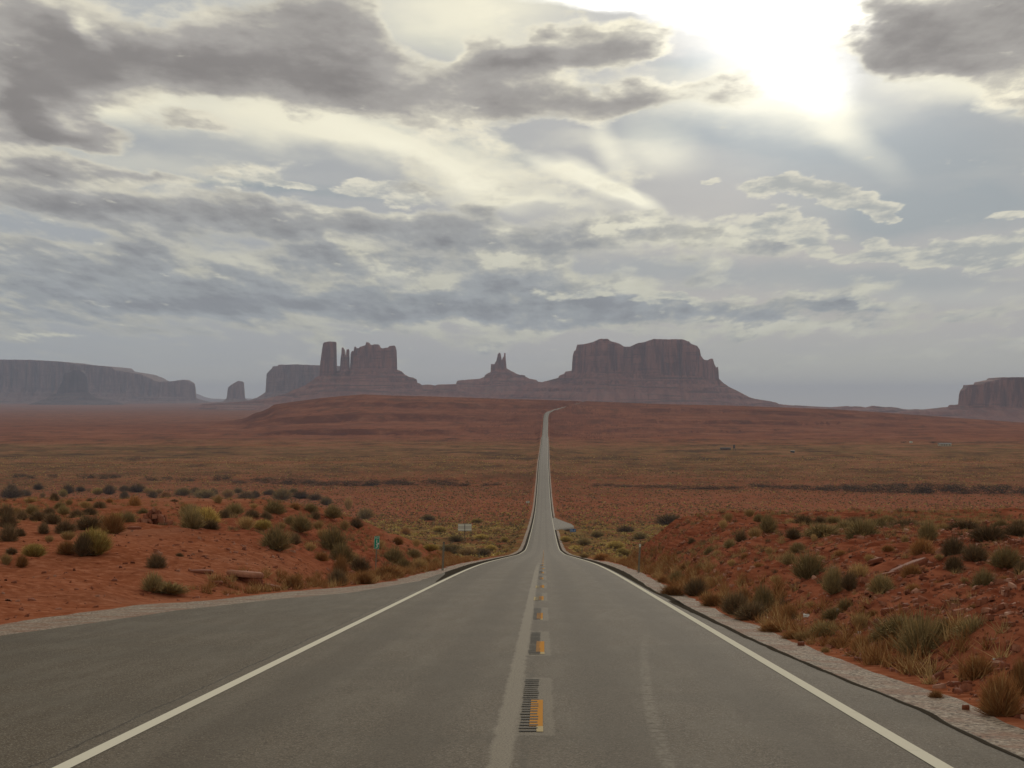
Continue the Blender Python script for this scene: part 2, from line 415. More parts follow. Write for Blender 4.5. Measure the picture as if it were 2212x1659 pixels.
def hit(px, py, y0=12.0, y1=6000.0):
    """where the line of sight through a point of the picture meets the ground"""
    ys = np.exp(np.linspace(math.log(y0), math.log(y1), 4000))
    xs = (px - VX) / FPX * ys
    zs = EYE + (HY - py) / FPX * ys
    g = ground(xs, ys, False)
    i = int(np.argmax(g > zs))
    if g[i] <= zs[i]: i = len(ys) - 1
    return float(xs[i]), float(ys[i]), float(g[i])

# ================================================================ materials of the land
def new_mat(name):
    m = bpy.data.materials.new(name); m.use_nodes = True
    m.node_tree.nodes.clear()
    n = NT(m.node_tree)
    b = n.add('ShaderNodeBsdfPrincipled'); o = n.add('ShaderNodeOutputMaterial')
    n.l.new(b.outputs[0], o.inputs['Surface'])
    b.inputs['Roughness'].default_value = 0.9
    b.inputs['Specular IOR Level'].default_value = 0.05
    return m, n, b

def bump(n, b, h, dist=0.02, strength=1.0):
    k = n.add('ShaderNodeBump'); k.inputs['Distance'].default_value = dist; k.inputs['Strength'].default_value = strength
    n.put(k.inputs['Height'], h); n.l.new(k.outputs[0], b.inputs['Normal'])

def ground_material():
    m, n, b = new_mat("red_earth")
    pos = n.add('ShaderNodeNewGeometry').outputs['Position']
    x, y, z = n.xyz(pos)[:3]
    flat = n.comb(x, y, 0.0)
    big = n.noise(flat, 0.012, 5, 0.55)
    med = n.noise(flat, 0.15, 6, 0.6)
    fine = n.noise(pos, 3.0, 6, 0.65)
    red = n.mix(n.mr(med, 0.3, 0.7), (0.285, 0.088, 0.041), (0.375, 0.132, 0.070))
    red = n.mix(n.mr(fine, 0.46, 0.68), red, (0.47, 0.185, 0.105))
    red = n.mix(n.mr(fine, 0.47, 0.28), red, (0.18, 0.05, 0.026))
    soft = n.noise(flat, 0.07, 4, 0.55)
    red = n.mix(n.mr(soft, 0.50, 0.68, 0.0, 0.6), red, (0.44, 0.20, 0.125))
    pink = n.mr(n.noise(flat, 0.35, 5, 0.6), 0.60, 0.72)
    red = n.mix(n.math('MULTIPLY', pink, 0.30), red, (0.46, 0.22, 0.14))
    # shaly banks right of the road: darker, layered
    lay = n.noise(n.comb(n.math('MULTIPLY', x, 0.9), n.math('MULTIPLY', y, 0.5), n.math('MULTIPLY', z, 9.0)), 1.0, 6, 0.65)
    rock = n.mix(n.mr(lay, 0.35, 0.65), (0.17, 0.042, 0.022), (0.40, 0.135, 0.075))
    bank = n.math('MULTIPLY', n.mr(x, 4.6, 7.0), n.mr(y, 150, 120, 0.0, 1.0))
    bankl = n.math('MULTIPLY', n.mr(x, -18, -13), n.math('MULTIPLY', n.mr(y, 74, 88), n.mr(y, 150, 120, 0.0, 1.0)))
    bank = n.math('MAXIMUM', n.math('MULTIPLY', bank, 0.85), n.math('MULTIPLY', n.math('MULTIPLY', bankl, n.mr(x, 0, -3)), 0.8))
    red = n.mix(bank, red, rock)
    # valley floor: scrub between bare red patches
    v = n.comb(n.math('MULTIPLY', x, 0.5), y, 0.0)
    clump = n.voro(flat, 0.42, out='Distance')
    clump2 = n.noise(flat, 0.16, 7, 0.75)
    clumpf = n.noise(flat, 0.07, 8, 0.8)
    dens = n.ramp(n.math('DIVIDE', n.math('ADD', y, n.math('MULTIPLY', n.math('SUBTRACT', n.noise(v, 0.004, 5, 0.6), 0.5), 900.0)), 5000.0),
                  [(0.0, (0,) * 3), (0.03, (.60,) * 3), (0.13, (.66,) * 3), (0.20, (.44,) * 3), (0.235, (.50,) * 3), (0.275, (.62,) * 3), (0.36, (.68,) * 3), (0.46, (.70,) * 3), (0.54, (.48,) * 3), (0.62, (.34,) * 3), (0.74, (.46,) * 3), (1.0, (.5,) * 3)])
    cover = n.mr(n.math('MULTIPLY_ADD', clump2, 0.6, n.math('MULTIPLY', clumpf, 0.7)), n.math('SUBTRACT', 0.95, n.math('MULTIPLY', dens, 0.6)), n.math('SUBTRACT', 1.10, n.math('MULTIPLY', dens, 0.6)))
    cover = n.math('MULTIPLY', cover, n.mr(y, 190, 300))
    tint = n.noise(flat, 0.03, 6, 0.7)
    scrub = n.mix(n.mr(tint, 0.40, 0.60), (0.205, 0.128, 0.056), (0.350, 0.220, 0.090))
    scrub = n.mix(n.mr(n.noise(flat, 0.25, 6, 0.7), 0.5, 0.66), scrub, (0.105, 0.075, 0.038))
    c = n.mix(cover, red, scrub)
    c = n.mix(n.math('MULTIPLY', n.math('MULTIPLY', cover, n.mr(y, 1500, 500)), n.mr(tint, 0.42, 0.56, 0.0, 0.7)), c, (0.42, 0.29, 0.11))
    streak = n.noise(n.comb(n.math('MULTIPLY', x, 0.022), n.math('MULTIPLY', y, 0.011), n.math('MULTIPLY', z, 0.05)), 1.0, 9, 0.8)
    sf = n.mr(y, 900, 1800)
    c = n.mix(n.math('MULTIPLY', sf, n.mr(streak, 0.50, 0.59, 0.0, 0.7)), c, (0.44, 0.20, 0.115))
    c = n.mix(n.math('MULTIPLY', sf, n.mr(streak, 0.49, 0.41, 0.0, 0.8)), c, (0.105, 0.062, 0.040))
    # broad colour bands across the valley
    bandn = n.noise(n.comb(n.math('MULTIPLY', x, 0.12), y, 0.0), 0.009, 6, 0.7)
    c = n.mix(n.math('MULTIPLY', n.mr(bandn, 0.56, 0.66), n.mr(y, 700, 1300, 0.0, 0.55)), c, (0.42, 0.135, 0.055))
    c = n.mix(n.math('MULTIPLY', n.mr(bandn, 0.44, 0.36), n.mr(y, 900, 1500, 0.0, 0.5)), c, (0.105, 0.062, 0.036))
    # ledges of darker red rock where the far ground is steep
    nz = n.xyz(n.add('ShaderNodeNewGeometry').outputs['True Normal'])[2]
    steep = n.math('MULTIPLY', n.mr(nz, 0.9985, 0.985), n.mr(y, 2300, 2800))
    c = n.mix(n.math('MULTIPLY', steep, n.mr(n.noise(flat, 0.012, 6, 0.7), 0.42, 0.58, 0.15, 0.85)), c, (0.10, 0.030, 0.020))
    strata = n.noise(n.comb(n.math('MULTIPLY', x, 0.004), n.math('MULTIPLY', y, 0.004), n.math('MULTIPLY', z, 0.35)), 1.0, 5, 0.7)
    far = n.math('MULTIPLY', n.mr(y, 2500, 3000), n.mr(y, 5200, 4300))
    c = n.mix(n.math('MULTIPLY', far, n.mr(strata, 0.40, 0.62, 0.0, 0.60)), c, (0.20, 0.070, 0.045))
    c = n.mix(n.math('MULTIPLY', n.mr(y, 2300, 2900), 0.25), c, (0.185, 0.085, 0.055))
    far2 = n.mr(y, 5000, 9000)
    c = n.mix(n.math('MULTIPLY', far2, 0.5), c, n.mix(n.mr(bandn, 0.4, 0.6), (0.14, 0.085, 0.05), (0.34, 0.13, 0.07)))
    c = n.vmath('SCALE', c, scale=0.73)
    n.put(b.inputs['Base Color'], c)
    b.inputs['Roughness'].default_value = 1.0
    b.inputs['Specular IOR Level'].default_value = 0.0
    h = n.math('MULTIPLY_ADD', fine, 0.04, n.math('MULTIPLY', n.math('MULTIPLY', lay, bank), 0.10))
    h = n.math('MULTIPLY_ADD', n.math('MULTIPLY', cover, clump2), 1.2, h)
    bump(n, b, h, 1.0, 0.8)
    return m
M_GROUND = ground_material()

# ================================================================ the ground as one sheet
def axis_y():
    a = list(np.arange(8, 140, 0.28)); s = 0.28
    while a[-1] < 60000:
        s = max(s * 1.012, a[-1] * 0.0022 if a[-1] < 6000 else a[-1] * 0.02); a.append(a[-1] + s)
    b = [8 - 0.5 * (1.09 ** k) * k for k in range(1, 60)]
    return np.array(sorted([v for v in b if v > -3000] + a))
def axis_x():
    a = list(np.arange(0, 16, 0.16)); s = 0.16
    while a[-1] < 40000:
        s = max(s * 1.02, a[-1] * 0.017 if a[-1] < 2500 else a[-1] * 0.035); a.append(a[-1] + s)
    return np.array(sorted([-v for v in a[1:]] + a))
GY, GX = axis_y(), axis_x()
XX, YY = np.meshgrid(GX, GY)
ZZ = ground(XX, YY)
g = link('ground', np_mesh('ground', np.stack([XX.ravel(), YY.ravel(), ZZ.ravel()], 1), grid_faces(len(GX), len(GY)), M_GROUND, True))
tag(g, 'red desert earth with sparse scrub running from the verges to the horizon', 'ground', kind='structure')
print('ground verts', ZZ.size)

# ================================================================ asphalt
def asphalt_material(name, dark=False):
    m, n, b = new_mat(name)
    pos = n.add('ShaderNodeNewGeometry').outputs['Position']
    x, y, z = n.xyz(pos)[:3]
    fl = n.comb(x, y, 0)
    ag = n.noise(fl, 55.0, 3, 0.7)
    sp = n.voro(fl, 75.0, out='Color')
    blot = n.noise(n.comb(n.math('MULTIPLY', x, 3.0), n.math('MULTIPLY', y, 0.35), 0), 0.8, 5, 0.6)
    if dark:
        c = n.mix(n.mr(ag, 0.3, 0.7), (0.038, 0.033, 0.027), (0.080, 0.070, 0.056))
    else:
        c = n.mix(n.mr(n.math('MULTIPLY_ADD', n.noise(fl, 13.0, 3, 0.8), 0.55, n.math('MULTIPLY', ag, 0.45)), 0.33, 0.67), (0.080, 0.067, 0.050), (0.180, 0.152, 0.117))
        apr = n.math('MULTIPLY', n.mr(n.math('ADD', x, n.math('MULTIPLY', n.noise(fl, 0.5, 3, 0.6), 0.1)), -4.22, -4.26), n.mr(y, 105, 80))
        c = n.mix(n.math('MULTIPLY', apr, 0.8), c, n.mix(n.mr(ag, 0.3, 0.7), (0.080, 0.065, 0.047), (0.138, 0.114, 0.082)))
        jt = n.math('ADD', x, n.math('MULTIPLY', n.math('SUBTRACT', n.noise(n.comb(x, n.math('MULTIPLY', y, 0.4), 0), 1.2, 5, 0.65), 0.5), 0.22))
        c = n.mix(n.math('MULTIPLY', n.mr(n.math('ABSOLUTE', n.math('ADD', jt, 4.24)), 0.008, 0.03, 0.75, 0.0), n.mr(y, 90, 60)), c, (0.035, 0.03, 0.025))
        c = n.mix(n.mr(n.xyz(sp)[0], 0.80, 0.95), c, (0.27, 0.25, 0.21))
        c = n.mix(n.mr(n.xyz(sp)[1], 0.82, 0.97), c, (0.05, 0.045, 0.04))
        c = n.mix(n.mr(blot, 0.40, 0.68, 0.0, 0.30), c, (0.20, 0.185, 0.155))
        c = n.mix(n.mr(n.noise(fl, 0.25, 4, 0.6), 0.42, 0.62, 0.0, 0.25), c, (0.095, 0.088, 0.072))
        # wheel tracks, paler oil-free crown
        for cx in (-3.05, -1.25, 0.75, 2.45):
            t = n.mr(n.math('ABSOLUTE', n.math('SUBTRACT', x, cx)), 0.15, 0.55, 0.22, 0.0)
            c = n.mix(n.math('MULTIPLY', t, 1.6), c, (0.085, 0.073, 0.058))
        # chip seal showing pale beside the centre line
        edge = n.math('MULTIPLY', n.math('SUBTRACT', n.noise(fl, 1.6, 5, 0.65), 0.5), 0.16)
        xe = n.math('ADD', x, edge)
        cen = n.math('MULTIPLY', n.mr(xe, -0.50, -0.44), n.mr(xe, -0.30, -0.24, 1.0, 0.0))
        cen = n.math('MULTIPLY', cen, n.mr(y, 150, 90))
        c = n.mix(n.math('MULTIPLY', cen, n.mr(ag, 0.40, 0.56)), c, (0.30, 0.275, 0.225))
        c = n.mix(n.math('MULTIPLY', cen, 0.25), c, (0.24, 0.22, 0.18))
        ph = n.math('MODULO', n.math('ADD', y, 12.19 * 2 - 19.0), 12.19)
        box = n.math('MULTIPLY', n.math('MULTIPLY', n.mr(ph, 0.0, 0.08), n.mr(ph, 7.5, 7.6, 1.0, 0.0)),
                     n.math('MULTIPLY', n.mr(xe, -0.36, -0.33), n.mr(xe, 0.08, 0.12, 1.0, 0.0)))
        c = n.mix(n.math('MULTIPLY', n.math('MULTIPLY', box, n.mr(y, 200, 120)), n.mr(ag, 0.45, 0.62)), c, (0.27, 0.245, 0.20))
        c = n.mix(n.math('MULTIPLY', n.math('MULTIPLY', box, n.mr(y, 200, 120)), 0.18), c, (0.25, 0.23, 0.19))
        # dark seam left of the centre
        seam = n.mr(n.math('ABSOLUTE', n.math('SUBTRACT', xe, -0.17)), 0.01, 0.07, 0.45, 0.0)
        c = n.mix(n.math('MULTIPLY', seam, n.mr(blot, 0.35, 0.6)), c, (0.075, 0.068, 0.056))
        # a faint curved rubber mark in the right lane
        arc = n.math('SUBTRACT', x, n.math('MULTIPLY_ADD', n.math('POWER', n.math('DIVIDE', n.math('SUBTRACT', y, 15.0), 20.0), 1.5), 0.75, 1.02))
        am = n.mr(n.math('ABSOLUTE', arc), 0.03, 0.10, 0.4, 0.0)
        am = n.math('MULTIPLY', n.math('MULTIPLY', am, n.mr(y, 42, 25)), n.mr(n.noise(n.comb(x, n.math('MULTIPLY', y, 0.6), 0), 9.0, 3, 0.6), 0.38, 0.6))
        c = n.mix(am, c, (0.30, 0.28, 0.235))
    c = n.mix(1.0, c, (0.87, 0.825, 0.80), 'MULTIPLY')
    n.put(b.inputs['Base Color'], c)
    b.inputs['Roughness'].default_value = 0.9
    b.inputs['Specular IOR Level'].default_value = 0.0 if dark else 0.03
    bump(n, b, ag, 0.006, 0.6)
    return m
M_ASPH = asphalt_material("worn_asphalt")
M_TAR = asphalt_material("dark_edge_asphalt", True)

def strip(name, ys, xl, xr, lift, mat, parent=None, skirt=0.0, cols=1, rag=0.0, seed=1):
    """a ribbon lying on the road surface"""
    ys = np.asarray(ys, float)
    zs = np.interp(ys, RY, RZ) + lift + ys * 1.2e-5
    xl = np.broadcast_to(xl, ys.shape).astype(float).copy(); xr = np.broadcast_to(xr, ys.shape).astype(float).copy()
    if rag: 
        xl = xl + fbm(ys / 1.7, ys * 0 + seed, 4, seed) * rag; xr = xr + fbm(ys / 1.3, ys * 0 + seed + 5, 4, seed + 1) * rag
    rows = [xl + (xr - xl) * i / cols for i in range(cols + 1)]
    V = [np.stack([r, ys, zs], 1) for r in rows]
    if skirt:
        V = [np.stack([rows[0] - 0.03, ys, zs - skirt], 1)] + V + [np.stack([rows[-1] + 0.03, ys, zs - skirt], 1)]
    nx = len(V)
    return link(name, np_mesh(name, np.stack(V, 1).reshape(-1, 3), grid_faces(nx, len(ys)), mat), parent)

RY = GY[(GY > -250) & (GY < 4300)]
RZ = roadZ(RY)
road_y = RY
sub = np.sort(np.concatenate([RY, (RY[1:] + RY[:-1])[RY[1:] < 140] / 2]))
def redge_r(y): return np.where(y < 62, apronR(y) + 0.05 * fbm(y / 2.2, y * 0, 4, 31) , roadX(y) + 3.65 + 0.33 + sst(y, 62, 100) * 0.3 + 0.05 * fbm(y / 2.2, y * 0, 4, 31))
def redge_l(y): return np.where(y < 100, apronL(y) + 0.05 * fbm(y / 2.0, y * 0, 4, 33), roadX(y) - 4.40 + 0.05 * fbm(y / 2.0, y * 0, 4, 33))
xl, xr = redge_l(sub), redge_r(sub)
zsr = np.interp(sub, RY, RZ)
rows = [(xl - .03, -0.085), (xl, 0), (xl * .5 + (roadX(sub)) * .5, 0), (roadX(sub), 0), (xr * .5 + roadX(sub) * .5, 0), (xr, 0), (xr + .03, -0.085)]
Vr = np.stack([np.stack([r, sub, zsr + dz_], 1) for r, dz_ in rows], 1).reshape(-1, 3)
road = link('road', np_mesh('road', Vr, grid_faces(len(rows), len(sub)), M_ASPH))
tag(road, 'grey two lane asphalt road running straight down the valley and up to the plateau, with paved pull-out on the left', 'road', kind='structure')

# painted lines
def paint_material(name, col, wear=0.35):
    m, n, b = new_mat(name)
    pos = n.add('ShaderNodeNewGeometry').outputs['Position']
    x, y, z = n.xyz(pos)[:3]
    f = n.noise(n.comb(x, y, 0), 40.0, 4, 0.7)
    f2 = n.noise(n.comb(x, y, 0), 2.5, 5, 0.7)
    c = n.mix(n.mr(f, 0.42, 0.20, 0.0, wear), col, (0.20, 0.18, 0.15))
    c = n.mix(n.mr(f2, 0.55, 0.75, 0.0, 0.35), c, tuple(k * 0.6 for k in col))
    n.put(b.inputs['Base Color'], c); b.inputs['Roughness'].default_value = 0.9; b.inputs['Specular IOR Level'].default_value = 0.0
    return m
M_WHITE = paint_material('white_road_paint', (0.64, 0.60, 0.50))
M_YEL = paint_material('yellow_road_paint', (0.50, 0.245, 0.070), 0.5)
M_PALE = paint_material('pale_road_paint', (0.46, 0.37, 0.22), 0.4)
M_GROOVE, _n, _b = new_mat('dark_groove'); _b.inputs['Base Color'].default_value = (0.055, 0.047, 0.038, 1)
ysl = RY[RY < 4150]
M_LW = 0.150
e = strip('edge_line', ysl, roadX(ysl) - 3.63 - M_LW / 2, roadX(ysl) - 3.63 + M_LW / 2, 0.005, M_WHITE, road)
e = strip('edge_line', ysl, roadX(ysl) + 3.63 - M_LW / 2, roadX(ysl) + 3.63 + M_LW / 2, 0.005, M_WHITE, road)
# darker sealed strips along both pavement edges
ya = RY[(RY > 76) & (RY < 4150)]
strip('edge_seal', ya, np.maximum(redge_l(ya) + 0.03, roadX(ya) - 3.80 - np.interp(ya, [76, 90, 104], [.02, .35, 1.0])), roadX(ya) - 3.78, 0.004, M_TAR, road)
ya = RY[(RY > 52) & (RY < 640)]
strip('edge_seal', ya, roadX(ya) + 3.80 + np.interp(ya, [52, 64, 600, 1000], [.16, .0, .0, 0]), redge_r(ya) - 0.02, 0.004, M_TAR, road)
ya = RY[(RY > 800) & (RY < 4150)]
strip('edge_seal', ya, roadX(ya) + 3.80, redge_r(ya) - 0.02, 0.004, M_TAR, road)
ya = RY[(RY > 8) & (RY < 56)]
strip('edge_seal', ya, redge_r(ya) - np.interp(ya, [8, 30, 42, 56], [.07, .08, .14, .30]), redge_r(ya) - 0.01, 0.004, M_TAR, road, rag=0.03)
def seg(y0, y1, step=0.3):
    inner = RY[(RY > y0 + 1e-3) & (RY < y1 - 1e-3)]
    return np.concatenate([[y0], inner, [y1]])
for k in range(0, 34):
    y0 = 19.35 + 12.19 * k
    jx = 0.02 * math.sin(k * 2.1)
    d = strip('centre_dash', seg(y0 + 0.55, y0 + 3.65), -0.148 + jx, -0.012 + jx, 0.005, M_YEL, road)
    strip('dash_end', seg(y0, y0 + 0.55), -0.075 + jx, -0.008 + jx, 0.005, M_PALE, d)
    if k in (3, 4): strip('dash_end', seg(y0 + .1, y0 + 3.0), -0.29, -0.16, 0.005, M_PALE, d)
    if k < 9:
        # milled rumble grooves: one mesh per dash
        V = []; F = []
        rr = random.Random(k)
        for j in range(23):
            yc = y0 + 0.05 + j * 0.305 + rr.uniform(-.02, .02)
            a = -0.245 + rr.uniform(-.012, .008); bq = -0.070 + rr.uniform(-.012, .012); hh = 0.055 + rr.uniform(-.012, .02)
            z0 = np.interp([yc - hh, yc + hh], RY, RZ) + 0.008
            i = len(V)
            V += [(a, yc - hh, z0[0]), (bq, yc - hh, z0[0]), (bq, yc + hh, z0[1]), (a, yc + hh, z0[1])]
            F.append((i, i + 1, i + 2, i + 3))
        link('rumble_strip', np_mesh('rumble_strip', V, F, M_GROOVE), road)

# side turn-off
M_ASPH2 = M_ASPH
tv = [(3.6, 828), (5.2, 800), (9.9, 716), (10.3, 690), (10.0, 676), (4.0, 645), (3.5, 640)]
n_ = 30
ty = np.array([640, 645, 655, 665, 676, 690, 703, 716, 735, 755, 780, 800, 815, 828.0])
txr = np.interp(ty, [640, 645, 676, 690, 716, 800, 828], [3.9, 4.6, 10.0, 10.3, 9.9, 5.2, 3.9])
tz = roadZ(ty)
V = []
for yv, xv, zv in zip(ty, txr, tz): V += [(3.7, yv, zv - 0.006), (xv, yv, zv - 0.006), (xv + .15, yv, zv - 0.45)]
tp = link('pavement', np_mesh('pavement', V, grid_faces(3, len(ty)), M_ASPH))
tag(tp, 'short paved turn-off stub joining the right side of the road in the valley', 'pavement', kind='structure')

# gravel verges
def gravel_material():
    m, n, b = new_mat("gravel")
    pos = n.add('ShaderNodeNewGeometry').outputs['Position']
    x, y, z = n.xyz(pos)[:3]
    fl = n.comb(x, y, 0)
    cell = n.xyz(n.voro(fl, 26.0, out='Color'))
    c = n.ramp(cell[0], [(0.0, (0.13, 0.10, 0.075)), (0.35, (0.27, 0.205, 0.155)), (0.7, (0.37, 0.29, 0.225)), (1.0, (0.54, 0.46, 0.38))])
    c = n.mix(n.mr(n.noise(fl, 0.9, 6, 0.65), 0.44, 0.62, 0.0, 0.7), c, (0.27, 0.130, 0.080))
    c = n.mix(n.mr(cell[1], 0.88, 0.96), c, (0.08, 0.06, 0.05))
    c = n.mix(n.mr(y, 120, 400, 0.0, 0.55), c, (0.20, 0.13, 0.085))
    c = n.vmath('SCALE', c, scale=0.80)
    n.put(b.inputs['Base Color'], c)
    bump(n, b, n.voro(fl, 26.0, out='Distance'), 0.03, 0.7)
    return m
M_GRAVEL = gravel_material()
for side in (-1, 1):
    ys = sub[(sub > -60) & (sub < 2700)]
    xi = redge_l(ys) + .04 if side < 0 else redge_r(ys) - .04
    xo = np.where(ys < 160, gravL(ys) if side < 0 else gravR(ys), roadX(ys) + side * (5.25 if side < 0 else 4.95))
    if side > 0: xo = np.where((ys > 635) & (ys < 835), roadX(ys) + 4.3, xo)
    xo = xo + side * (0.25 * fbm(ys / 3.0, ys * 0 + side, 4, 41) + 0.12)
    V = []
    nc = 7
    for i in range(nc + 1):
        f = i / nc
        xx = xi + (xo - xi) * f
        zb = ground(xx, ys)
        V.append(np.stack([xx, ys, np.maximum(zb + 0.022 * (1 - f) + (0.010 if f < 1 else -0.04), roadZ(ys) - 0.075) if f < 0.2 else zb + 0.03 * (1 - f) - (0.05 if f == 1 else 0)], 1))
    o = link('gravel_verge', np_mesh('gravel_verge', np.stack(V, 1).reshape(-1, 3), grid_faces(nc + 1, len(ys)), M_GRAVEL))
    tag(o, ['pale pinkish gravel verge left of the road, wide beside the pull-out', 'pale gravel verge right of the road at the foot of the red bank'][side > 0], 'verge', kind='structure')

# ================================================================ buttes and mesas
def rock_material(name, cliff1, cliff2, talus1, talus2, zc, sc=1.0):
    m, n, b = new_mat(name)
    geo = n.add('ShaderNodeNewGeometry')
    pos = geo.outputs['Position']
    x, y, z = n.xyz(pos)[:3]
    nz = n.xyz(geo.outputs['True Normal'])[2]
    flute = n.noise(n.comb(n.math('MULTIPLY', x, 0.045 * sc), n.math('MULTIPLY', y, 0.045 * sc), n.math('MULTIPLY', z, 0.006)), 1.0, 6, 0.65)
    strat = n.noise(n.comb(n.math('MULTIPLY', x, 0.002), n.math('MULTIPLY', y, 0.002), n.math('MULTIPLY', z, 0.06)), 1.0, 6, 0.7, 1.2)
    blot = n.noise(pos, 0.012, 5, 0.6)
    cl = n.mix(n.mr(flute, 0.38, 0.62), tuple(v * .8 for v in cliff1), cliff2)
    cl = n.mix(n.math('MULTIPLY', n.mr(strat, 0.48, 0.60, 0.0, 0.8), n.mr(blot, 0.42, 0.6)), cl, tuple(v * 0.6 for v in cliff1))
    cl = n.mix(n.mr(blot, 0.55, 0.72, 0.0, 0.6), cl, tuple(min(1, v * 1.5) for v in cliff2))
    gul = n.noise(n.comb(n.math('MULTIPLY', x, 0.03), n.math('MULTIPLY', y, 0.006), 0), 1.0, 6, 0.65)
    ta = n.mix(n.mr(gul, 0.4, 0.6), talus1, talus2)
    ta = n.mix(n.mr(strat, 0.52, 0.57, 0.0, 0.85), ta, tuple(v * 0.4 for v in talus1))
    ta = n.mix(n.mr(n.noise(pos, 0.02, 7, 0.7), 0.5, 0.7, 0.0, 0.5), ta, (0.085, 0.075, 0.05))
    c = n.mix(n.mr(nz, 0.55, 0.80), cl, ta)
    n.put(b.inputs['Base Color'], c)
    bump(n, b, n.math('MULTIPLY_ADD', flute, 8.0, n.math('MULTIPLY', strat, 5.0)), 1.0, 0.9)
    return m
M_ROCK = rock_material('butte_rock', (0.125, 0.048, 0.034), (0.235, 0.100, 0.070), (0.17, 0.068, 0.050), (0.235, 0.105, 0.076), 0)
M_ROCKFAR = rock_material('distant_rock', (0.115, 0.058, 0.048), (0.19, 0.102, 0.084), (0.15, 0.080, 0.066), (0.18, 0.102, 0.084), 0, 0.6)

M_ROCKDARK = rock_material('dark_rock', (0.04, 0.02, 0.018), (0.07, 0.04, 0.034), (0.08, 0.045, 0.038), (0.10, 0.06, 0.05), 0, 0.6)
def Z1(p): return [(540 + a * 0.2441, 702 + b * 0.2441) for a, b in p]
def Z2(p): return [(1080 + a * 0.2685, 702 + b * 0.2685) for a, b in p]
def Z3(p): return [(a / 3.724, 745.2 + b / 3.724) for a, b in p]
def Z4(p): return [(1620 + a / 3.737, 756 + b / 3.737) for a, b in p]
def ZC(p): return [(961.3 + a / 9.753, 745.3 + b / 9.753) for a, b in p]

def butte(name, label, dist, cliff, talus, depth, base_z, mat, dx=3.0, talus_len=260.0, seed=1, ledges=3, cat='butte', shift=0.0, kcliff=None):
    """cliff: skyline of the rock walls; talus: skyline of the skirt (its height under the walls is where they rise).
       Both are given as points of the picture and stand at the distance dist; the body has real depth behind and before that line."""
    s = dist / FPX
    talus = [(talus[0][0] - 150, talus[0][1] + 45)] + list(talus) + [(talus[-1][0] + 150, talus[-1][1] + 45)]
    cx = np.array([(p[0] - VX) * s for p in cliff]); cz = np.array([(HY - p[1]) * s + EYE for p in cliff])
    tx = np.array([(p[0] - VX) * s for p in talus]); tz_ = np.array([(HY - p[1]) * s + EYE for p in talus])
    x0, x1 = min(cx[0], tx[0]), max(cx[-1], tx[-1])
    nx = int((x1 - x0) / dx) + 1
    xs = np.linspace(x0, x1, nx)
    near = np.arange(-depth * 1.25, depth * 1.25, max(4.0, dx * 1.2))
    out = [near[0] - 6 * 1.12 ** k * (k + 1) * 0.6 for k in range(1, 45)]
    out = [v for v in out if v > -depth - talus_len * 4.5]
    back = [-v for v in out if v > -depth - talus_len * 1.5]
    ys = np.array(sorted(out + list(near) + back))
    X, D = np.meshgrid(xs, ys)
    T = np.interp(xs, cx, cz, left=-1e3, right=-1e3)[None, :] + np.zeros_like(X)
    B = np.interp(xs, tx, tz_)[None, :] + np.zeros_like(X)
    # depth of the walls: rounded towards the ends of each piece of wall
    has = (np.interp(xs, cx, cz, left=-1e3, right=-1e3) - np.interp(xs, tx, tz_)) > 6
    run = np.zeros(nx); r = 0
    for i in range(nx): r = r + dx if has[i] else 0; run[i] = r
    r = 0; run2 = np.zeros(nx)
    for i in range(nx - 1, -1, -1): r = r + dx if has[i] else 0; run2[i] = r
    e = np.minimum(run, run2)
    de = depth * (1 - np.exp(-e / (depth * 0.45)))
    de = np.maximum(de, np.where(has, 7.0, 0.0))
    fl = fbm(xs / 42.0, xs * 0 + seed, 4, seed) * 0.16 + fbm(xs / 13.0, xs * 0 + seed, 3, seed + 3) * 0.06
    DE = (de * (1 + fl * 1.4))[None, :] + np.zeros_like(X)
    ad = np.abs(D)
    wallf = 1 - sst(ad, DE - 2.0, DE + 9.0 + 0.02 * depth)
    wallf = np.where(DE > 1, wallf, 0)
    # wall broken by a ledge part way up
    wf = np.clip(wallf, 0, 1)
    dd = np.clip(ad - DE, 0, None)
    sg = max(1, int(45 / dx)); kr = np.exp(-0.5 * (np.arange(-3 * sg, 3 * sg + 1) / sg) ** 2); kr /= kr.sum()
    Bs = np.convolve(np.pad(B[0], 3 * sg, 'edge'), kr, 'valid')[None, :] + np.zeros_like(X)
    mixb = sst(dd, 4, 70); Beff = B * (1 - mixb) + Bs * mixb
    H0 = np.clip(Beff - base_z, 0, None)
    dn = dd + 22 * fbm(X / 60.0, D / 200.0, 4, seed + 9)
    dn = np.clip(dn, 0, None)
    tal = base_z + H0 * np.exp(-dn / talus_len)
    # rock ledges across the skirt
    if ledges:
        step = 34.0
        q = (tal - base_z) / step + 0.25 * fbm(X / 150.0, D / 150.0, 3, seed + 4)
        fr = q - np.floor(q)
        tal = tal + (sst(fr, 0.55, 0.85) - fr) * step * 0.45 * sst(dd, 8, 60)
    tal = tal + fbm(X / 35.0, D / 90.0, 4, seed + 6) * 3.0 * sst(dd, 5, 50)
    roof = T + fbm(X / 18.0, D / 18.0, 3, seed + 8) * 1.5
    Z = np.where(T > B + 1, tal + (np.maximum(roof, tal) - tal) * wf, tal)
    # the skirt sinks into the plain all round
    end = sst(X, x0, x0 + 60) * sst(-X, -x1, -x1 + 60)
    Z = Z * 1.0
    Y = dist + D + shift * (X - (x0 + x1) / 2)
    # keep the size seen from the road whatever the depth is
    me = np_mesh(name, np.stack([X.ravel(), Y.ravel(), Z.ravel()], 1), grid_faces(nx, len(ys)), mat, False)
    o = link(name, me)
    return tag(o, label, cat, kind='structure')

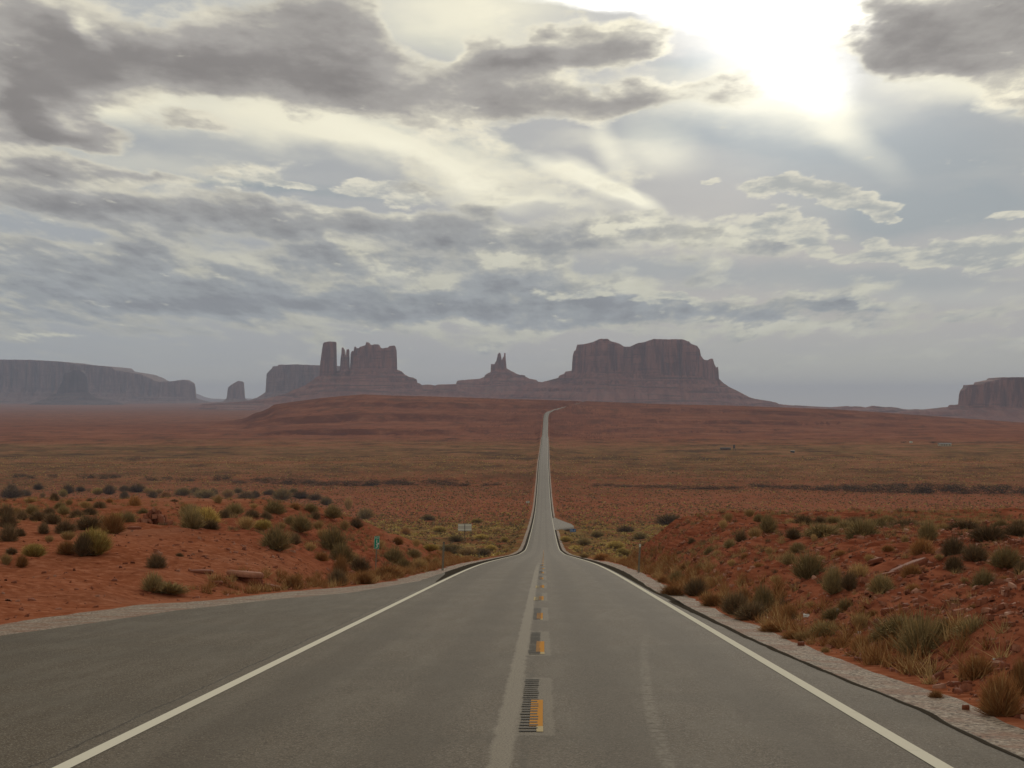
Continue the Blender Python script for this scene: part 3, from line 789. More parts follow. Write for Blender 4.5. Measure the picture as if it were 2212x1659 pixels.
stage_cliff = Z1([(613,470),(615,445),(617,350),(635,230),(642,190),(648,165),(655,155),(700,147),(755,147),(766,165),(765,260),(757,300),(757,400),(758,460),(793,460),(795,405),(797,360),(800,275),(808,265),(810,200),(820,198),(835,225),(837,265),(846,270),(849,300),(853,215),(875,215),(878,240),(877,370),(878,450),(884,450),(885,380),(888,260),(895,235),(912,230),(920,240),(922,200),(930,190),(944,205),(945,250),(950,205),(965,208),(980,195),(1030,180),(1032,153),(1050,155),(1060,172),(1090,178),(1100,172),(1140,175),(1150,200),(1180,208),(1210,200),(1225,205),(1235,188),(1280,182),(1290,200),(1297,230),(1295,330),(1303,420)])
stage_talus = Z1([(-420,700),(0,672),(150,650),(330,600),(440,545),(540,492),(580,458),(615,450),(700,440),(770,405),(880,385),(1000,375),(1200,372),(1303,395),(1340,410),(1370,440),(1410,460),(1475,470),(1480,500),(1520,525),(1600,528),(1825,523),(1850,560)])
butte('butte', 'tall ragged butte with separate rock pillars on its left end, left of the road', 9500, stage_cliff, stage_talus, 48, -45, M_ROCK, 2.2, 300, 3)

throne_cliff = ZC([(955,600),(962,560),(965,410),(975,400),(1045,402),(1060,360),(1085,340),(1090,280),(1103,265),(1105,200),(1140,160),(1160,165),(1175,190),(1185,260),(1197,320),(1230,250),(1242,245),(1243,170),(1275,165),(1280,300),(1290,400),(1297,490),(1300,560)])
throne_talus = ZC([(-900,870),(0,845),(228,825),(250,750),(370,705),(720,695),(830,650),(840,620),(950,575),(1100,530),(1200,515),(1297,490),(1400,550),(1500,590),(1590,625),(1685,640),(1690,660),(1780,710),(1930,735),(1960,762),(2060,768),(2212,780),(2700,860)])
butte('butte', 'small butte with two thin spires, alone between the two big buttes', 9900, throne_cliff, throne_talus, 26, -60, M_ROCK, 2.0, 300, 7)

tomb_cliff = Z2([(573,400),(576,368),(585,250),(597,210),(610,205),(620,160),(670,158),(740,145),(795,118),(865,118),(880,135),(950,155),(990,178),(1040,180),(1095,155),(1160,140),(1225,120),(1300,122),(1450,122),(1510,140),(1520,155),(1575,175),(1597,210),(1600,250),(1625,280),(1665,290),(1690,273),(1705,275),(1720,320),(1735,345),(1750,335),(1757,370),(1758,435)])
tomb_talus = Z2([(150,500),(300,456),(370,452),(470,425),(475,408),(520,390),(525,375),(576,368),(800,362),(1100,370),(1400,388),(1600,402),(1757,430),(1775,440),(1800,465),(1870,510),(2000,580),(2050,595),(2212,620)]) + Z4([(230,433),(360,446),(520,456),(650,461),(840,448),(925,463),(980,450),(1130,457),(1270,475),(1480,480),(1700,500),(2400,560)])
butte('butte', 'broad flat topped butte with a dip in its top, right of the road', 9300, tomb_cliff, tomb_talus, 120, -95, M_ROCK, 2.6, 330, 12)

back_cliff = Z1([(133,620),(135,590),(138,500),(145,430),(180,405),(205,380),(210,368),(265,365),(268,355),(430,352),(610,360),(800,365),(870,370),(900,440)])
back_talus = Z1([(-260,720),(0,660),(60,640),(135,590),(600,560),(900,520),(1000,600)])
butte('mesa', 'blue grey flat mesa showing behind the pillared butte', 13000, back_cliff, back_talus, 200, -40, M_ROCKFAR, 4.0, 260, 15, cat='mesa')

left_cliff = Z3([(-1300,160),(-900,135),(-300,122),(0,125),(350,128),(560,140),(700,160),(900,175),(970,182),(990,205),(1190,240),(1260,270),(1300,295),(1330,300),(1430,292),(1490,280),(1540,300),(1563,318),(1568,425),(1570,440)])
left_talus = Z3([(-1500,440),(-900,330),(0,315),(400,350),(900,365),(1300,400),(1568,425),(1610,440),(1700,462)])
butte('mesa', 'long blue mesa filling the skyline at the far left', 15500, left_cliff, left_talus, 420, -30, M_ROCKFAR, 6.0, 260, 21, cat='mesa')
sub_cliff = Z3([(438,400),(450,370),(500,300),(520,230),(560,225),(600,205),(640,200),(668,222),(690,270),(692,400)])
sub_talus = Z3([(300,450),(400,405),(440,385),(690,375),(760,420),(900,450)])
butte('butte', 'dark square butte standing before the long far left mesa', 13600, sub_cliff, sub_talus, 90, -30, M_ROCKDARK, 4.0, 200, 25)
lone_cliff = Z3([(1815,440),(1818,425),(1830,345),(1860,322),(1900,300),(1920,290),(1940,292),(1955,300),(1958,340),(1965,420),(1967,440)])
lone_talus = Z3([(1700,470),(1790,452),(1818,428),(1965,425),(2000,450),(2060,468)])
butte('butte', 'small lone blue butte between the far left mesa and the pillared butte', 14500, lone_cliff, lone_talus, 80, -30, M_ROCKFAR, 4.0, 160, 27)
right_cliff = Z4([(1668,470),(1670,440),(1673,370),(1690,330),(1725,305),(1727,285),(1835,278),(1845,260),(1950,240),(1960,225),(2120,225),(2212,238),(2400,250),(2800,262),(3000,300),(3100,480)])
right_talus = Z4([(900,560),(1200,500),(1480,470),(1588,456),(1592,444),(1670,440),(2212,455),(3000,470),(3600,560)])
butte('mesa', 'grey stepped mesa cut by the right edge of the view', 8200, right_cliff, right_talus, 160, -98, M_ROCK, 3.5, 330, 31, cat='mesa')
hill_t = Z3([(1300,440),(1480,420),(1568,388),(1600,400),(1640,418),(1700,430),(1790,434),(1990,428),(2100,440),(2400,460)])
butte('hills', 'very distant pale blue hills between the far left mesa and the lone butte', 26000, [(300, 900), (301, 900)], hill_t, 30, -20, M_ROCKFAR, 20.0, 900, 35, ledges=0, cat='hills')
# (the darker butte before the far mesa uses its own, darker stone)
# pale pink apron of fallen rock at the foot of the broad butte

# ================================================================ desert plants
def plant_material(name, c1, c2, c3):
    m, n, b = new_mat(name)
    info = n.add('ShaderNodeObjectInfo').outputs['Random']
    geo = n.add('ShaderNodeNewGeometry')
    rnd = geo.outputs['Random Per Island']
    c = n.mix(n.mr(rnd, 0.1, 0.7, kind='LINEAR'), c1, c2)
    c = n.mix(n.mr(rnd, 0.80, 0.9), c, c3)
    c = n.vmath('SCALE', c, scale=n.math('MULTIPLY_ADD', info, 0.5, 0.75))
    n.put(b.inputs['Base Color'], c)
    b.inputs['Roughness'].default_value = 0.85
    b.inputs['Specular IOR Level'].default_value = 0.0
    return m
PM = {
 'S': plant_material('sage_leaves', (0.190, 0.146, 0.070), (0.300, 0.228, 0.115), (0.42, 0.29, 0.13)),
 'D': plant_material('dark_brush', (0.125, 0.088, 0.052), (0.200, 0.142, 0.082), (0.30, 0.19, 0.10)),
 'Y': plant_material('yellow_brush', (0.42, 0.30, 0.095), (0.66, 0.50, 0.18), (0.22, 0.14, 0.06)),
 'R': plant_material('rust_brush', (0.26, 0.125, 0.052), (0.38, 0.195, 0.080), (0.48, 0.30, 0.14)),
 'T': plant_material('straw', (0.36, 0.235, 0.105), (0.52, 0.36, 0.17), (0.26, 0.15, 0.07)),
}
M_STEM, _n, _b = new_mat('woody_stem'); _b.inputs['Base Color'].default_value = (0.10, 0.07, 0.05, 1)

def blades(n, rng, spread, h0, h1, wid, curl, base_r, dome=True, seg=2):
    """many thin leaves and twigs, each a bent tapering sliver, filling a dome of height 1 and radius 0.5"""
    az = rng.uniform(0, 2 * np.pi, n)
    inc = np.arccos(1 - rng.uniform(0, 1, n) * (1 - math.cos(spread)))
    L = rng.uniform(h0, h1, n)
    d = np.stack([np.cos(az) * np.sin(inc), np.sin(az) * np.sin(inc), np.cos(inc)], 1)
    a2 = rng.uniform(0, 2 * np.pi, n); br = base_r * np.sqrt(rng.uniform(0, 1, n))
    o = np.stack([np.cos(a2) * br, np.sin(a2) * br, np.zeros(n)], 1)
    sc = np.array([0.5, 0.5, 1.0])
    t0 = rng.uniform(0.0, 0.72, n)[:, None]
    tip = o + d * L[:, None] * sc
    st = o + (tip - o) * t0
    jit = rng.normal(0, 1, (n, 3)) * curl
    jit[:, 2] = np.abs(jit[:, 2]) * 0.6
    mid = (st + tip) / 2 + jit * 0.5
    end = tip + jit
    side = np.cross(d, rng.normal(0, 1, (n, 3))); side /= np.linalg.norm(side, axis=1)[:, None] + 1e-9
    wv_ = side * (wid * rng.uniform(0.5, 1.4, n))[:, None]
    V = np.stack([st - wv_ * .5, st + wv_ * .5, mid - wv_ * .5, mid + wv_ * .5, end], 1).reshape(-1, 3)
    b = np.arange(n) * 5
    F = np.stack([np.stack([b, b + 1, b + 3], 1), np.stack([b, b + 3, b + 2], 1), np.stack([b + 2, b + 3, b + 4], 1)], 1).reshape(-1, 3)
    V[:, 2] = np.maximum(V[:, 2], 0.0)
    return V, F

def leaf_clumps(n, rng, size, lumps):
    """small leaf faces over several lumps of a rounded crown"""
    k = len(lumps); w_ = np.array([l[3] ** 2 for l in lumps]); w_ = w_ / w_.sum()
    li = rng.choice(k, n, p=w_)
    c = np.array([l[:3] for l in lumps])[li]; r = np.array([l[3] for l in lumps])[li]
    d = rng.normal(0, 1, (n, 3)); d /= np.linalg.norm(d, axis=1)[:, None]
    rad = r * rng.uniform(0.55, 1.08, n)
    p = c + d * rad[:, None]
    p[:, 2] = np.abs(p[:, 2])
    a = rng.normal(0, 1, (n, 3)) + d * 0.6; a /= np.linalg.norm(a, axis=1)[:, None]
    s = np.cross(a, rng.normal(0, 1, (n, 3))); s /= np.linalg.norm(s, axis=1)[:, None]
    sz = size * rng.uniform(0.6, 1.5, n)[:, None]
    V = np.stack([p, p + a * sz * 1.0 + s * sz * .35, p + a * sz * 2.2, p + a * sz * 1.0 - s * sz * .35], 1).reshape(-1, 3)
    b = np.arange(n) * 4
    F = np.concatenate([np.stack([b, b + 1, b + 2], 1), np.stack([b, b + 2, b + 3], 1)], 0)
    V[:, 2] = np.maximum(V[:, 2], 0)
    return V, F

def merge(parts):
    V = []; F = []; o = 0
    for v, f in parts: V.append(v); F.append(f + o); o += len(v)
    return np.concatenate(V), np.concatenate(F)

PLANT = {}
def make_variants():
    for kind, nv in (('S', 5), ('D', 5), ('Y', 4), ('R', 4), ('T', 4)):
        for i in range(nv):
            rng = np.random.default_rng(hash((ord(kind), i)) % 9999)
            if kind in 'SD':
                lumps = [(rng.uniform(-.28, .28), rng.uniform(-.28, .28), rng.uniform(.25, .62), rng.uniform(.14, .27)) for _ in range(11)]
                p = [leaf_clumps(1300, rng, 0.022, lumps), blades(1500, rng, 1.35, .75, 1.25, .012, .06, .10)]
            elif kind == 'Y':
                p = [blades(2300, rng, 1.25, .75, 1.08, .013, .035, .10), leaf_clumps(700, rng, 0.018, [(rng.uniform(-.3, .3), rng.uniform(-.3, .3), rng.uniform(.6, .8), .16) for _ in range(9)])]
            elif kind == 'R':
                p = [blades(2300, rng, 1.45, .6, 1.10, .011, .06, .12)]
            else:
                p = [blades(900, rng, .95, .6, 1.1, .010, .06, .16)]
            V, F = merge(p)
            me = np_mesh({'S': 'sage_foliage', 'D': 'brush_foliage', 'Y': 'rabbitbrush_foliage', 'R': 'rust_foliage', 'T': 'grass_blades'}[kind], V, F, PM[kind])
            sv, sf = blades(26, rng, 1.2, .35, .75, .035, .03, .06)
            sm = np_mesh('stems', sv, sf, M_STEM)
            PLANT.setdefault(kind, []).append((me, sm))
make_variants()

ORD = 'first second third fourth fifth sixth seventh eighth ninth tenth eleventh twelfth thirteenth fourteenth fifteenth sixteenth seventeenth eighteenth nineteenth twentieth twenty-first twenty-second twenty-third twenty-fourth twenty-fifth twenty-sixth twenty-seventh twenty-eighth twenty-ninth thirtieth'.split()
NAME = {'S': 'sagebrush', 'D': 'desert_shrub', 'Y': 'rabbitbrush', 'R': 'dry_shrub', 'T': 'grass_tuft'}
KTXT = {'S': 'grey green sagebrush', 'D': 'dark brown grey shrub', 'Y': 'yellow flowering rabbitbrush', 'R': 'rust brown dry shrub', 'T': 'straw coloured grass tuft'}
KCAT = {'S': 'shrub', 'D': 'shrub', 'Y': 'shrub', 'R': 'shrub', 'T': 'grass tuft'}
plants = []      # (px, py base, w, h, kind) in picture units, gathered first so that each can be told from its neighbours
def feed(lst, ox, oy, f):
    for q in lst: plants.append((ox + q[0] * f, oy + q[1] * f, q[2] * f, q[3] * f, q[4]))
L6 = [(590,590,240,150,'Y'),(515,595,110,120,'D'),(205,600,140,95,'Y'),(710,450,145,120,'R'),(735,365,80,50,'Y'),(555,430,170,85,'D'),(405,450,120,80,'D'),(265,455,65,75,'D'),(480,365,100,70,'D'),(230,370,110,60,'D'),(320,395,100,70,'D'),(1215,430,140,120,'S'),(1290,415,200,120,'Y'),(1320,430,110,70,'D'),(1555,425,130,80,'T'),(1660,425,110,65,'Y'),(985,680,130,100,'D'),(960,820,140,100,'S'),(1060,830,220,60,'S'),(1740,560,180,150,'S'),(1860,520,80,70,'D'),(1730,335,120,80,'S'),(1900,440,130,90,'S'),(2110,580,160,150,'S'),(2100,355,110,80,'S'),(800,395,100,80,'S'),(845,285,80,70,'R'),(1040,235,80,50,'R'),(780,240,60,55,'D'),(960,225,60,45,'D'),(610,205,70,45,'Y'),(390,220,60,50,'Y'),(335,250,50,55,'D'),(555,255,40,30,'D'),(685,255,40,30,'R'),(40,510,120,100,'D'),(110,475,70,50,'D'),(300,505,70,50,'T'),(420,490,110,60,'T'),(410,580,110,80,'R'),(130,660,80,70,'R'),(25,650,80,80,'T'),(30,350,110,80,'D'),(40,420,100,90,'D'),(130,370,70,60,'D'),(680,205,70,60,'D'),(860,190,120,50,'D'),(780,185,70,40,'D'),(1150,210,100,50,'S'),(1290,225,120,50,'S'),(1440,225,100,55,'T'),(1550,240,100,55,'D'),(1610,225,50,45,'D'),(1780,240,120,60,'S'),(1900,230,110,40,'D'),(1375,270,70,60,'T'),(1165,300,60,40,'R'),(1200,340,130,60,'S'),(1420,360,100,60,'D'),(1480,330,130,60,'S'),(1590,355,90,55,'D'),(1680,365,70,50,'D'),(230,175,60,40,'D'),(60,230,130,70,'D'),(420,200,80,50,'D'),(620,300,80,50,'D'),(180,260,90,40,'T'),(430,270,60,40,'T'),(530,290,90,50,'T'),(2160,640,120,110,'S'),(2130,780,100,90,'D'),(2150,720,90,120,'R'),(1850,800,130,100,'R'),(2010,420,80,60,'T'),(2200,300,60,70,'T'),(1130,600,50,30,'D'),(2050,490,120,80,'T'),
 (90,330,70,45,'T'),(190,330,80,50,'S'),(300,330,70,45,'D'),(390,330,80,50,'S'),(560,335,90,45,'D'),(650,390,60,40,'T'),(900,330,60,40,'S'),(930,195,60,35,'T'),(1230,200,70,35,'D'),(1345,205,60,35,'D'),(1000,200,70,35,'T'),(150,215,60,35,'D'),(260,225,50,30,'T'),(500,185,60,30,'D'),(60,180,60,35,'D'),(720,180,40,25,'T'),(1500,195,60,30,'S'),(1700,205,70,30,'D'),(1850,195,60,30,'S'),(1990,240,80,40,'D'),(2060,270,70,45,'S'),(1600,290,60,35,'T'),(1860,300,80,40,'R'),(1960,320,80,50,'S'),(370,290,70,35,'S'),(1095,260,50,25,'D'),(1780,420,70,45,'T'),(1830,390,70,45,'S'),(1990,360,60,50,'D'),(2180,430,70,60,'T'),(1960,560,80,60,'T'),(2030,620,90,60,'R'),(60,580,70,45,'D'),(480,540,50,30,'T')]
feed(L6, 0, 999, 0.3418)
L5 = [(40,340,80,60,'D'),(100,280,90,70,'S'),(275,560,130,90,'S'),(60,620,140,100,'D'),(340,600,90,70,'S'),(400,530,90,60,'S'),(240,650,180,80,'R'),(90,690,130,70,'R'),(440,600,120,80,'T'),(20,560,90,70,'T'),(350,380,60,50,'R'),(420,450,70,50,'T'),(480,560,80,50,'R'),(180,470,90,60,'T'),(300,440,70,50,'R'),(540,570,70,50,'T')]
feed(L5, 756, 1026, 0.3418)
L7 = [(535,320,75,60,'D'),(470,360,70,55,'S'),(620,300,90,75,'T'),(845,300,90,55,'D'),(690,265,90,90,'S'),(905,230,120,60,'D'),(1000,215,80,40,'D'),(780,190,100,45,'D'),(585,170,70,45,'T'),(1010,290,200,70,'S'),(1250,310,190,110,'S'),(1150,250,120,60,'S'),(1500,250,170,60,'D'),(1640,310,120,110,'S'),(1850,260,200,65,'D'),(1990,320,190,100,'D'),(2150,290,150,70,'D'),(1600,400,140,120,'R'),(1500,330,60,60,'T'),(1790,400,120,100,'D'),(1910,440,160,110,'D'),(1790,490,110,80,'D'),(2090,470,180,120,'S'),(1960,610,150,140,'S'),(2190,520,100,90,'D'),(870,385,90,55,'S'),(820,455,80,65,'S'),(930,545,170,140,'S'),(1070,620,120,150,'S'),(1170,600,100,100,'D'),(1230,540,130,100,'T'),(1360,620,150,110,'S'),(1540,530,130,80,'R'),(1545,620,90,60,'R'),(270,640,130,90,'D'),(160,560,100,70,'S'),(130,640,140,70,'R'),(80,560,80,40,'R'),(370,700,140,80,'R'),(500,750,170,120,'D'),(600,780,170,90,'D'),(670,740,120,140,'S'),(690,720,100,60,'S'),(560,690,100,100,'R'),(820,780,110,110,'R'),(720,850,170,60,'R'),(840,890,150,60,'R'),(900,905,120,60,'T'),(1075,770,110,70,'S'),(1150,720,90,60,'S'),(1035,880,180,90,'S'),(1240,830,130,100,'T'),(1460,880,260,120,'S'),(1360,900,140,60,'S'),(1590,1010,260,220,'S'),(1920,900,260,150,'S'),(1730,880,160,100,'S'),(1240,940,140,80,'R'),(1100,940,120,60,'R'),(1930,1110,180,150,'R'),(2060,1340,260,250,'R'),(2190,1210,120,200,'R'),(1680,1240,100,60,'R'),(1395,1030,80,60,'T'),(1030,970,70,40,'T'),(430,240,60,50,'T'),(460,200,60,50,'T'),(725,185,30,50,'T'),(965,320,40,50,'T'),(395,410,50,50,'T'),(350,400,60,50,'S'),(245,335,40,40,'D'),
 (1350,250,110,60,'S'),(1430,290,90,50,'T'),(1720,260,100,60,'T'),(640,200,70,40,'S'),(830,220,70,40,'T'),(1080,210,90,40,'S'),(1200,215,90,40,'D'),(1300,215,80,40,'T'),(1400,215,90,45,'S'),(1600,235,90,40,'T'),(1780,215,90,40,'S'),(1930,230,90,45,'T'),(2060,240,100,50,'S'),(2170,235,90,45,'D'),(700,390,60,40,'T'),(560,420,50,35,'R'),(480,460,60,40,'T'),(640,480,70,45,'R'),(740,560,70,45,'T'),(1010,430,60,40,'T'),(1120,400,70,40,'R'),(1290,430,70,40,'T'),(1400,370,70,40,'R'),(1700,420,60,40,'T'),(1700,570,70,40,'R'),(1850,560,60,40,'T'),(2080,560,80,45,'R'),(2130,680,80,50,'T'),(1640,720,70,40,'T'),(1900,720,70,40,'R'),(2080,790,80,50,'T'),(270,560,70,40,'T'),(210,480,70,40,'R'),(300,480,60,40,'S'),(60,500,60,40,'T'),(350,560,60,40,'T'),(450,620,60,40,'R'),(1310,760,80,50,'R'),(940,700,60,40,'T'),(1000,820,80,40,'R')]
feed(L7, 1404, 1053, 0.3652)
# brush on the valley floor near the road and the lone big bush
LV = [(1446,1134,58,22,'D'),(1222,1170,26,12,'Y'),(1262,1178,30,14,'S'),(1330,1185,40,18,'Y'),(1300,1210,40,16,'R'),(1345,1200,34,16,'Y'),(1262,1205,26,12,'T'),(1240,1188,22,11,'Y'),(1290,1160,30,13,'S'),(1350,1150,34,13,'D'),(1382,1165,30,13,'S'),(1010,1201,46,20,'T'),(975,1197,50,18,'S'),(1040,1200,40,15,'D'),(1060,1190,26,12,'Y'),(930,1190,34,14,'Y'),(1090,1170,20,10,'Y'),(1075,1150,22,10,'T'),(1040,1165,30,12,'Y'),(985,1170,34,12,'S'),(950,1150,30,12,'Y'),(925,1125,30,11,'S'),(1030,1130,24,9,'Y')]
for q in LV: plants.append(q)

recs = []
for (px, py, ww, hh, k) in plants:
    X, Y, Z = hit(px, py)
    recs.append([px, X, Y, Z, ww * Y / FPX, hh * Y / FPX, k])
def region(px, X, Y):
    if Y > 175: return 'in the valley left of the road' if X < 0 else 'in the valley right of the road'
    if X < 0:
        if X > -0.145 * Y + 0.0 and Y > 62: return 'on the left roadside slope'
        if Y > 112: return 'on the rim of the left mound'
        if Y > 92: return 'high on the left mound'
        if Y > 76: return 'midway up the left mound'
        return 'low on the left mound'
    lat = X - gravR(Y)
    if lat < 1.0: return 'at the foot of the right bank'
    if Y < 38: return 'on the near right bank'
    if lat < 4.0: return 'midway up the right bank'
    if Y < 72: return 'high on the right bank'
    return 'on the rim of the right bank'
cells = {}
for r in recs: cells.setdefault((region(r[0], r[1], r[2]), r[6]), []).append(r)
rg = random.Random(5)
for (reg, k), rs in cells.items():
    rs.sort(key=lambda r: r[0])
    for i, (px, X, Y, Z, ww, hh, _) in enumerate(rs):
        me, sm = PLANT[k][rg.randrange(len(PLANT[k]))]
        o = bpy.data.objects.new(NAME[k], me); COL.objects.link(o)
        o.location = (X, Y, Z - 0.03 - 0.02 * hh)
        o.rotation_euler = (rg.uniform(-.08, .08), rg.uniform(-.08, .08), rg.uniform(0, 6.28))
        o.scale = (ww * 1.2 * rg.uniform(.9, 1.15), ww * 1.2 * rg.uniform(.9, 1.1), hh * 1.12 * rg.uniform(.9, 1.15))
        if len(rs) == 1: lab = '%s, the only one %s' % (KTXT[k], reg)
        else: lab = '%s %s, %s from the left' % (KTXT[k], reg, ORD[i])
        tag(o, lab, KCAT[k], group='%ss %s' % (KTXT[k], reg))
        if k != 'T' and Y < 60:
            s_ = bpy.data.objects.new('stems', sm); COL.objects.link(s_); s_.parent = o
print('plants', len(recs))

# ---------------------------------------------------------------- low scrub of the valley: uncountable
def scrub(name, label, n, seed, y0, y1, mat, nb, hgt, size, keep):
    rng = np.random.default_rng(seed)
    # even over the ground, inside a wedge somewhat wider than the view
    Y = np.sqrt(rng.uniform(y0 ** 2, y1 ** 2, n)); X = rng.uniform(-0.31, 0.28, n) * Y
    lat = X - roadX(Y)
    p = keep(X, Y)
    ok = (np.abs(lat) > 6.6) & (rng.uniform(0, 1, n) < p) & ~((X > 0) & (X < 12) & (Y > 630) & (Y < 835))
    X, Y = X[ok], Y[ok]; n = len(X)
    Z = ground(X, Y)
    s = rng.uniform(size[0], size[1], n) * rng.choice([.7, 1, 1, 1.35], n)
    az = rng.uniform(0, 2 * np.pi, (n, nb)); inc = rng.uniform(0.1, 1.45, (n, nb))
    L = s[:, None] * rng.uniform(.6, 1.1, (n, nb)) * 0.5
    d = np.stack([np.cos(az) * np.sin(inc), np.sin(az) * np.sin(inc), np.cos(inc) * 2 * hgt], 2)
    c = np.stack([X, Y, Z - 0.02], 1)[:, None, :]
    tip = c + d * L[..., None]
    st = c + d * L[..., None] * rng.uniform(0, .45, (n, nb, 1))
    sd = np.cross(d, rng.normal(0, 1, (n, nb, 3))); sd /= np.linalg.norm(sd, axis=2)[..., None] + 1e-9
    wd = s[:, None, None] * sd * (1.5 / nb ** 0.5) * 0.22
    V = np.stack([st - wd, st + wd, tip], 2).reshape(-1, 3)
    F = np.arange(len(V)).reshape(-1, 3)
    tag(link(name, np_mesh(name, V, F, mat)), label, 'scrub', kind='stuff')
    print(name, n, len(F))
patch = lambda X, Y, s, lo, hi: np.clip((fbm(X / s, Y / s, 4, 77) - lo) / (hi - lo), 0, 1)
def k_valley(X, Y):
    near = np.where(np.abs(X) < 0.075 * Y + 14, 1.0, np.where(Y < 750, 0.30, 1.0))
    return near * (0.25 + 0.75 * patch(X, Y, 55.0, -.25, .15)) * (1 - 0.85 * sst(Y, 1050, 1750))
scrub('sage_scrub', 'low grey sage scrub scattered over the valley floor', 90000, 1, 185, 1900, PM['S'], 16, .42, (.5, 1.7), lambda X, Y: k_valley(X, Y) * .8)
scrub('dark_scrub', 'low dark scrub dotted over the valley floor', 50000, 2, 185, 1900, PM['D'], 14, .40, (.5, 1.6), lambda X, Y: k_valley(X + 300, Y) * .8)
scrub('yellow_scrub', 'low yellowish rabbitbrush scrub over the valley floor', 120000, 3, 185, 1900, PM['Y'], 14, .38, (.5, 1.9), lambda X, Y: k_valley(X, Y + 500) * .9)
scrub('straw_scrub', 'dry rust brown grass and scrub over the valley floor', 110000, 4, 185, 1900, PM['R'], 12, .35, (.4, 1.6), lambda X, Y: k_valley(X - 500, Y) * .8)
def k_slope(X, Y):   # thin growth on the banks close by
    L = (X < -7.5) & (Y > 85); Rk = (X > gravR(Y) + .4) & (Y > 28)
    return np.where(L | Rk, 0.9, 0) * patch(X, Y, 5.0, -.35, .3) * np.where(Rk & (Y < 60), .45, 1)
def k_foot(X, Y):
    a = (X > 0) & (X - gravR(Y) > .1) & (X - gravR(Y) < 1.5) & (Y > 26)
    b = (X < 0) & (gravL(Y) - X > .1) & (gravL(Y) - X < 2.2) & (Y > 62)
    return np.where(a | b, 1.0, 0.0)
def tuft(name, label, n, seed, y0, y1, mat, nb, hgt, size, keep):
    rng = np.random.default_rng(seed)
    Y = np.exp(rng.uniform(math.log(y0), math.log(y1), n)); X = rng.uniform(-0.31, 0.28, n) * Y
    X, Y = X[rng.uniform(0, 1, n) < keep(X, Y)], Y[rng.uniform(0, 1, n) < 2][:0] if False else Y
    return X, Y
def near_tufts(name, label, n, seed, mat, nb, hgt, size, keep, y0=22, y1=185):
    rng = np.random.default_rng(seed)
    Y = np.sqrt(rng.uniform(y0 ** 2, y1 ** 2, n)); X = rng.uniform(-0.33, 0.30, n) * Y
    ok = (rng.uniform(0, 1, n) < keep(X, Y)) & (np.abs(X + .33) > 5)
    X, Y = X[ok], Y[ok]; n = len(X); Z = ground(X, Y)
    s = rng.uniform(size[0], size[1], n)
    az = rng.uniform(0, 2 * np.pi, (n, nb)); inc = rng.uniform(0.05, 1.1, (n, nb))
    L = s[:, None] * rng.uniform(.5, 1.1, (n, nb))
    d = np.stack([np.cos(az) * np.sin(inc), np.sin(az) * np.sin(inc), np.cos(inc) * hgt], 2)
    c = np.stack([X, Y, Z - 0.02], 1)[:, None, :] + np.concatenate([rng.normal(0, .12, (n, nb, 2)) * s[:, None, None], np.zeros((n, nb, 1))], 2)
    tip = c + d * L[..., None]
    sd = np.cross(d, rng.normal(0, 1, (n, nb, 3))); sd /= np.linalg.norm(sd, axis=2)[..., None] + 1e-9
    wd = s[:, None, None] * sd * 0.020
    V = np.stack([c - wd, c + wd, tip], 2).reshape(-1, 3)
    tag(link(name, np_mesh(name, V, np.arange(len(V)).reshape(-1, 3), mat)), label, 'scrub', kind='stuff')
    print(name, n)
near_tufts('dry_grass', 'fine rust coloured dry grass fringing the gravel verges', 34000, 11, PM['R'], 40, .9, (.20, .55), k_foot)
near_tufts('straw_grass', 'thin straw grass on the red banks', 24000, 12, PM['T'], 36, .9, (.15, .40), k_slope)
near_tufts('weeds', 'small dark weeds on the red banks', 9000, 13, PM['D'], 50, .8, (.15, .42), k_slope)

# ---------------------------------------------------------------- line of dark bushes along the wash
WB = [(185,1034,34,12),(232,1036,40,12),(36,1033,26,10),(62,1034,20,8),(110,1033,18,9),(325,1039,30,10),(357,1037,18,8),(400,1040,36,9),(478,1039,34,13),(515,1044,40,9),(562,1044,36,13),(600,1046,50,13),(645,1048,60,14),(690,1049,60,13),(735,1050,56,12),(780,1050,60,12),(825,1049,56,13),(870,1048,54,15),(945,1048,60,14),(990,1050,40,9),(1060,1049,34,6),(1300,1050,40,7),(1350,1052,60,7),(1420,1054,70,8),(1490,1056,70,8),(1560,1057,70,9),(1640,1052,50,10),(1690,1056,70,10),(1750,1058,60,11),(1810,1060,60,14),(1850,1062,70,18),(1905,1063,70,20),(1960,1064,80,22),(2020,1066,80,22),(2075,1066,70,21),(2130,1066,70,20),(2180,1065,80,18)]
bm_rng = np.random.default_rng(44)
M_DARKB = plant_material('wash_leaves', (0.050, 0.042, 0.034), (0.085, 0.068, 0.050), (0.11, 0.08, 0.05))
bushm = []
for i in range(4):
    lumps = [(bm_rng.uniform(-.42, .42), bm_rng.uniform(-.3, .3), bm_rng.uniform(.1, .6), bm_rng.uniform(.14, .30)) for _ in range(14)]
    V, F = leaf_clumps(2600, bm_rng, 0.022, lumps)
    bushm.append(np_mesh('bush_foliage', V, F, M_DARKB))
WB.sort()
side = {-1: [b for b in WB if b[0] < VX], 1: [b for b in WB if b[0] > VX]}
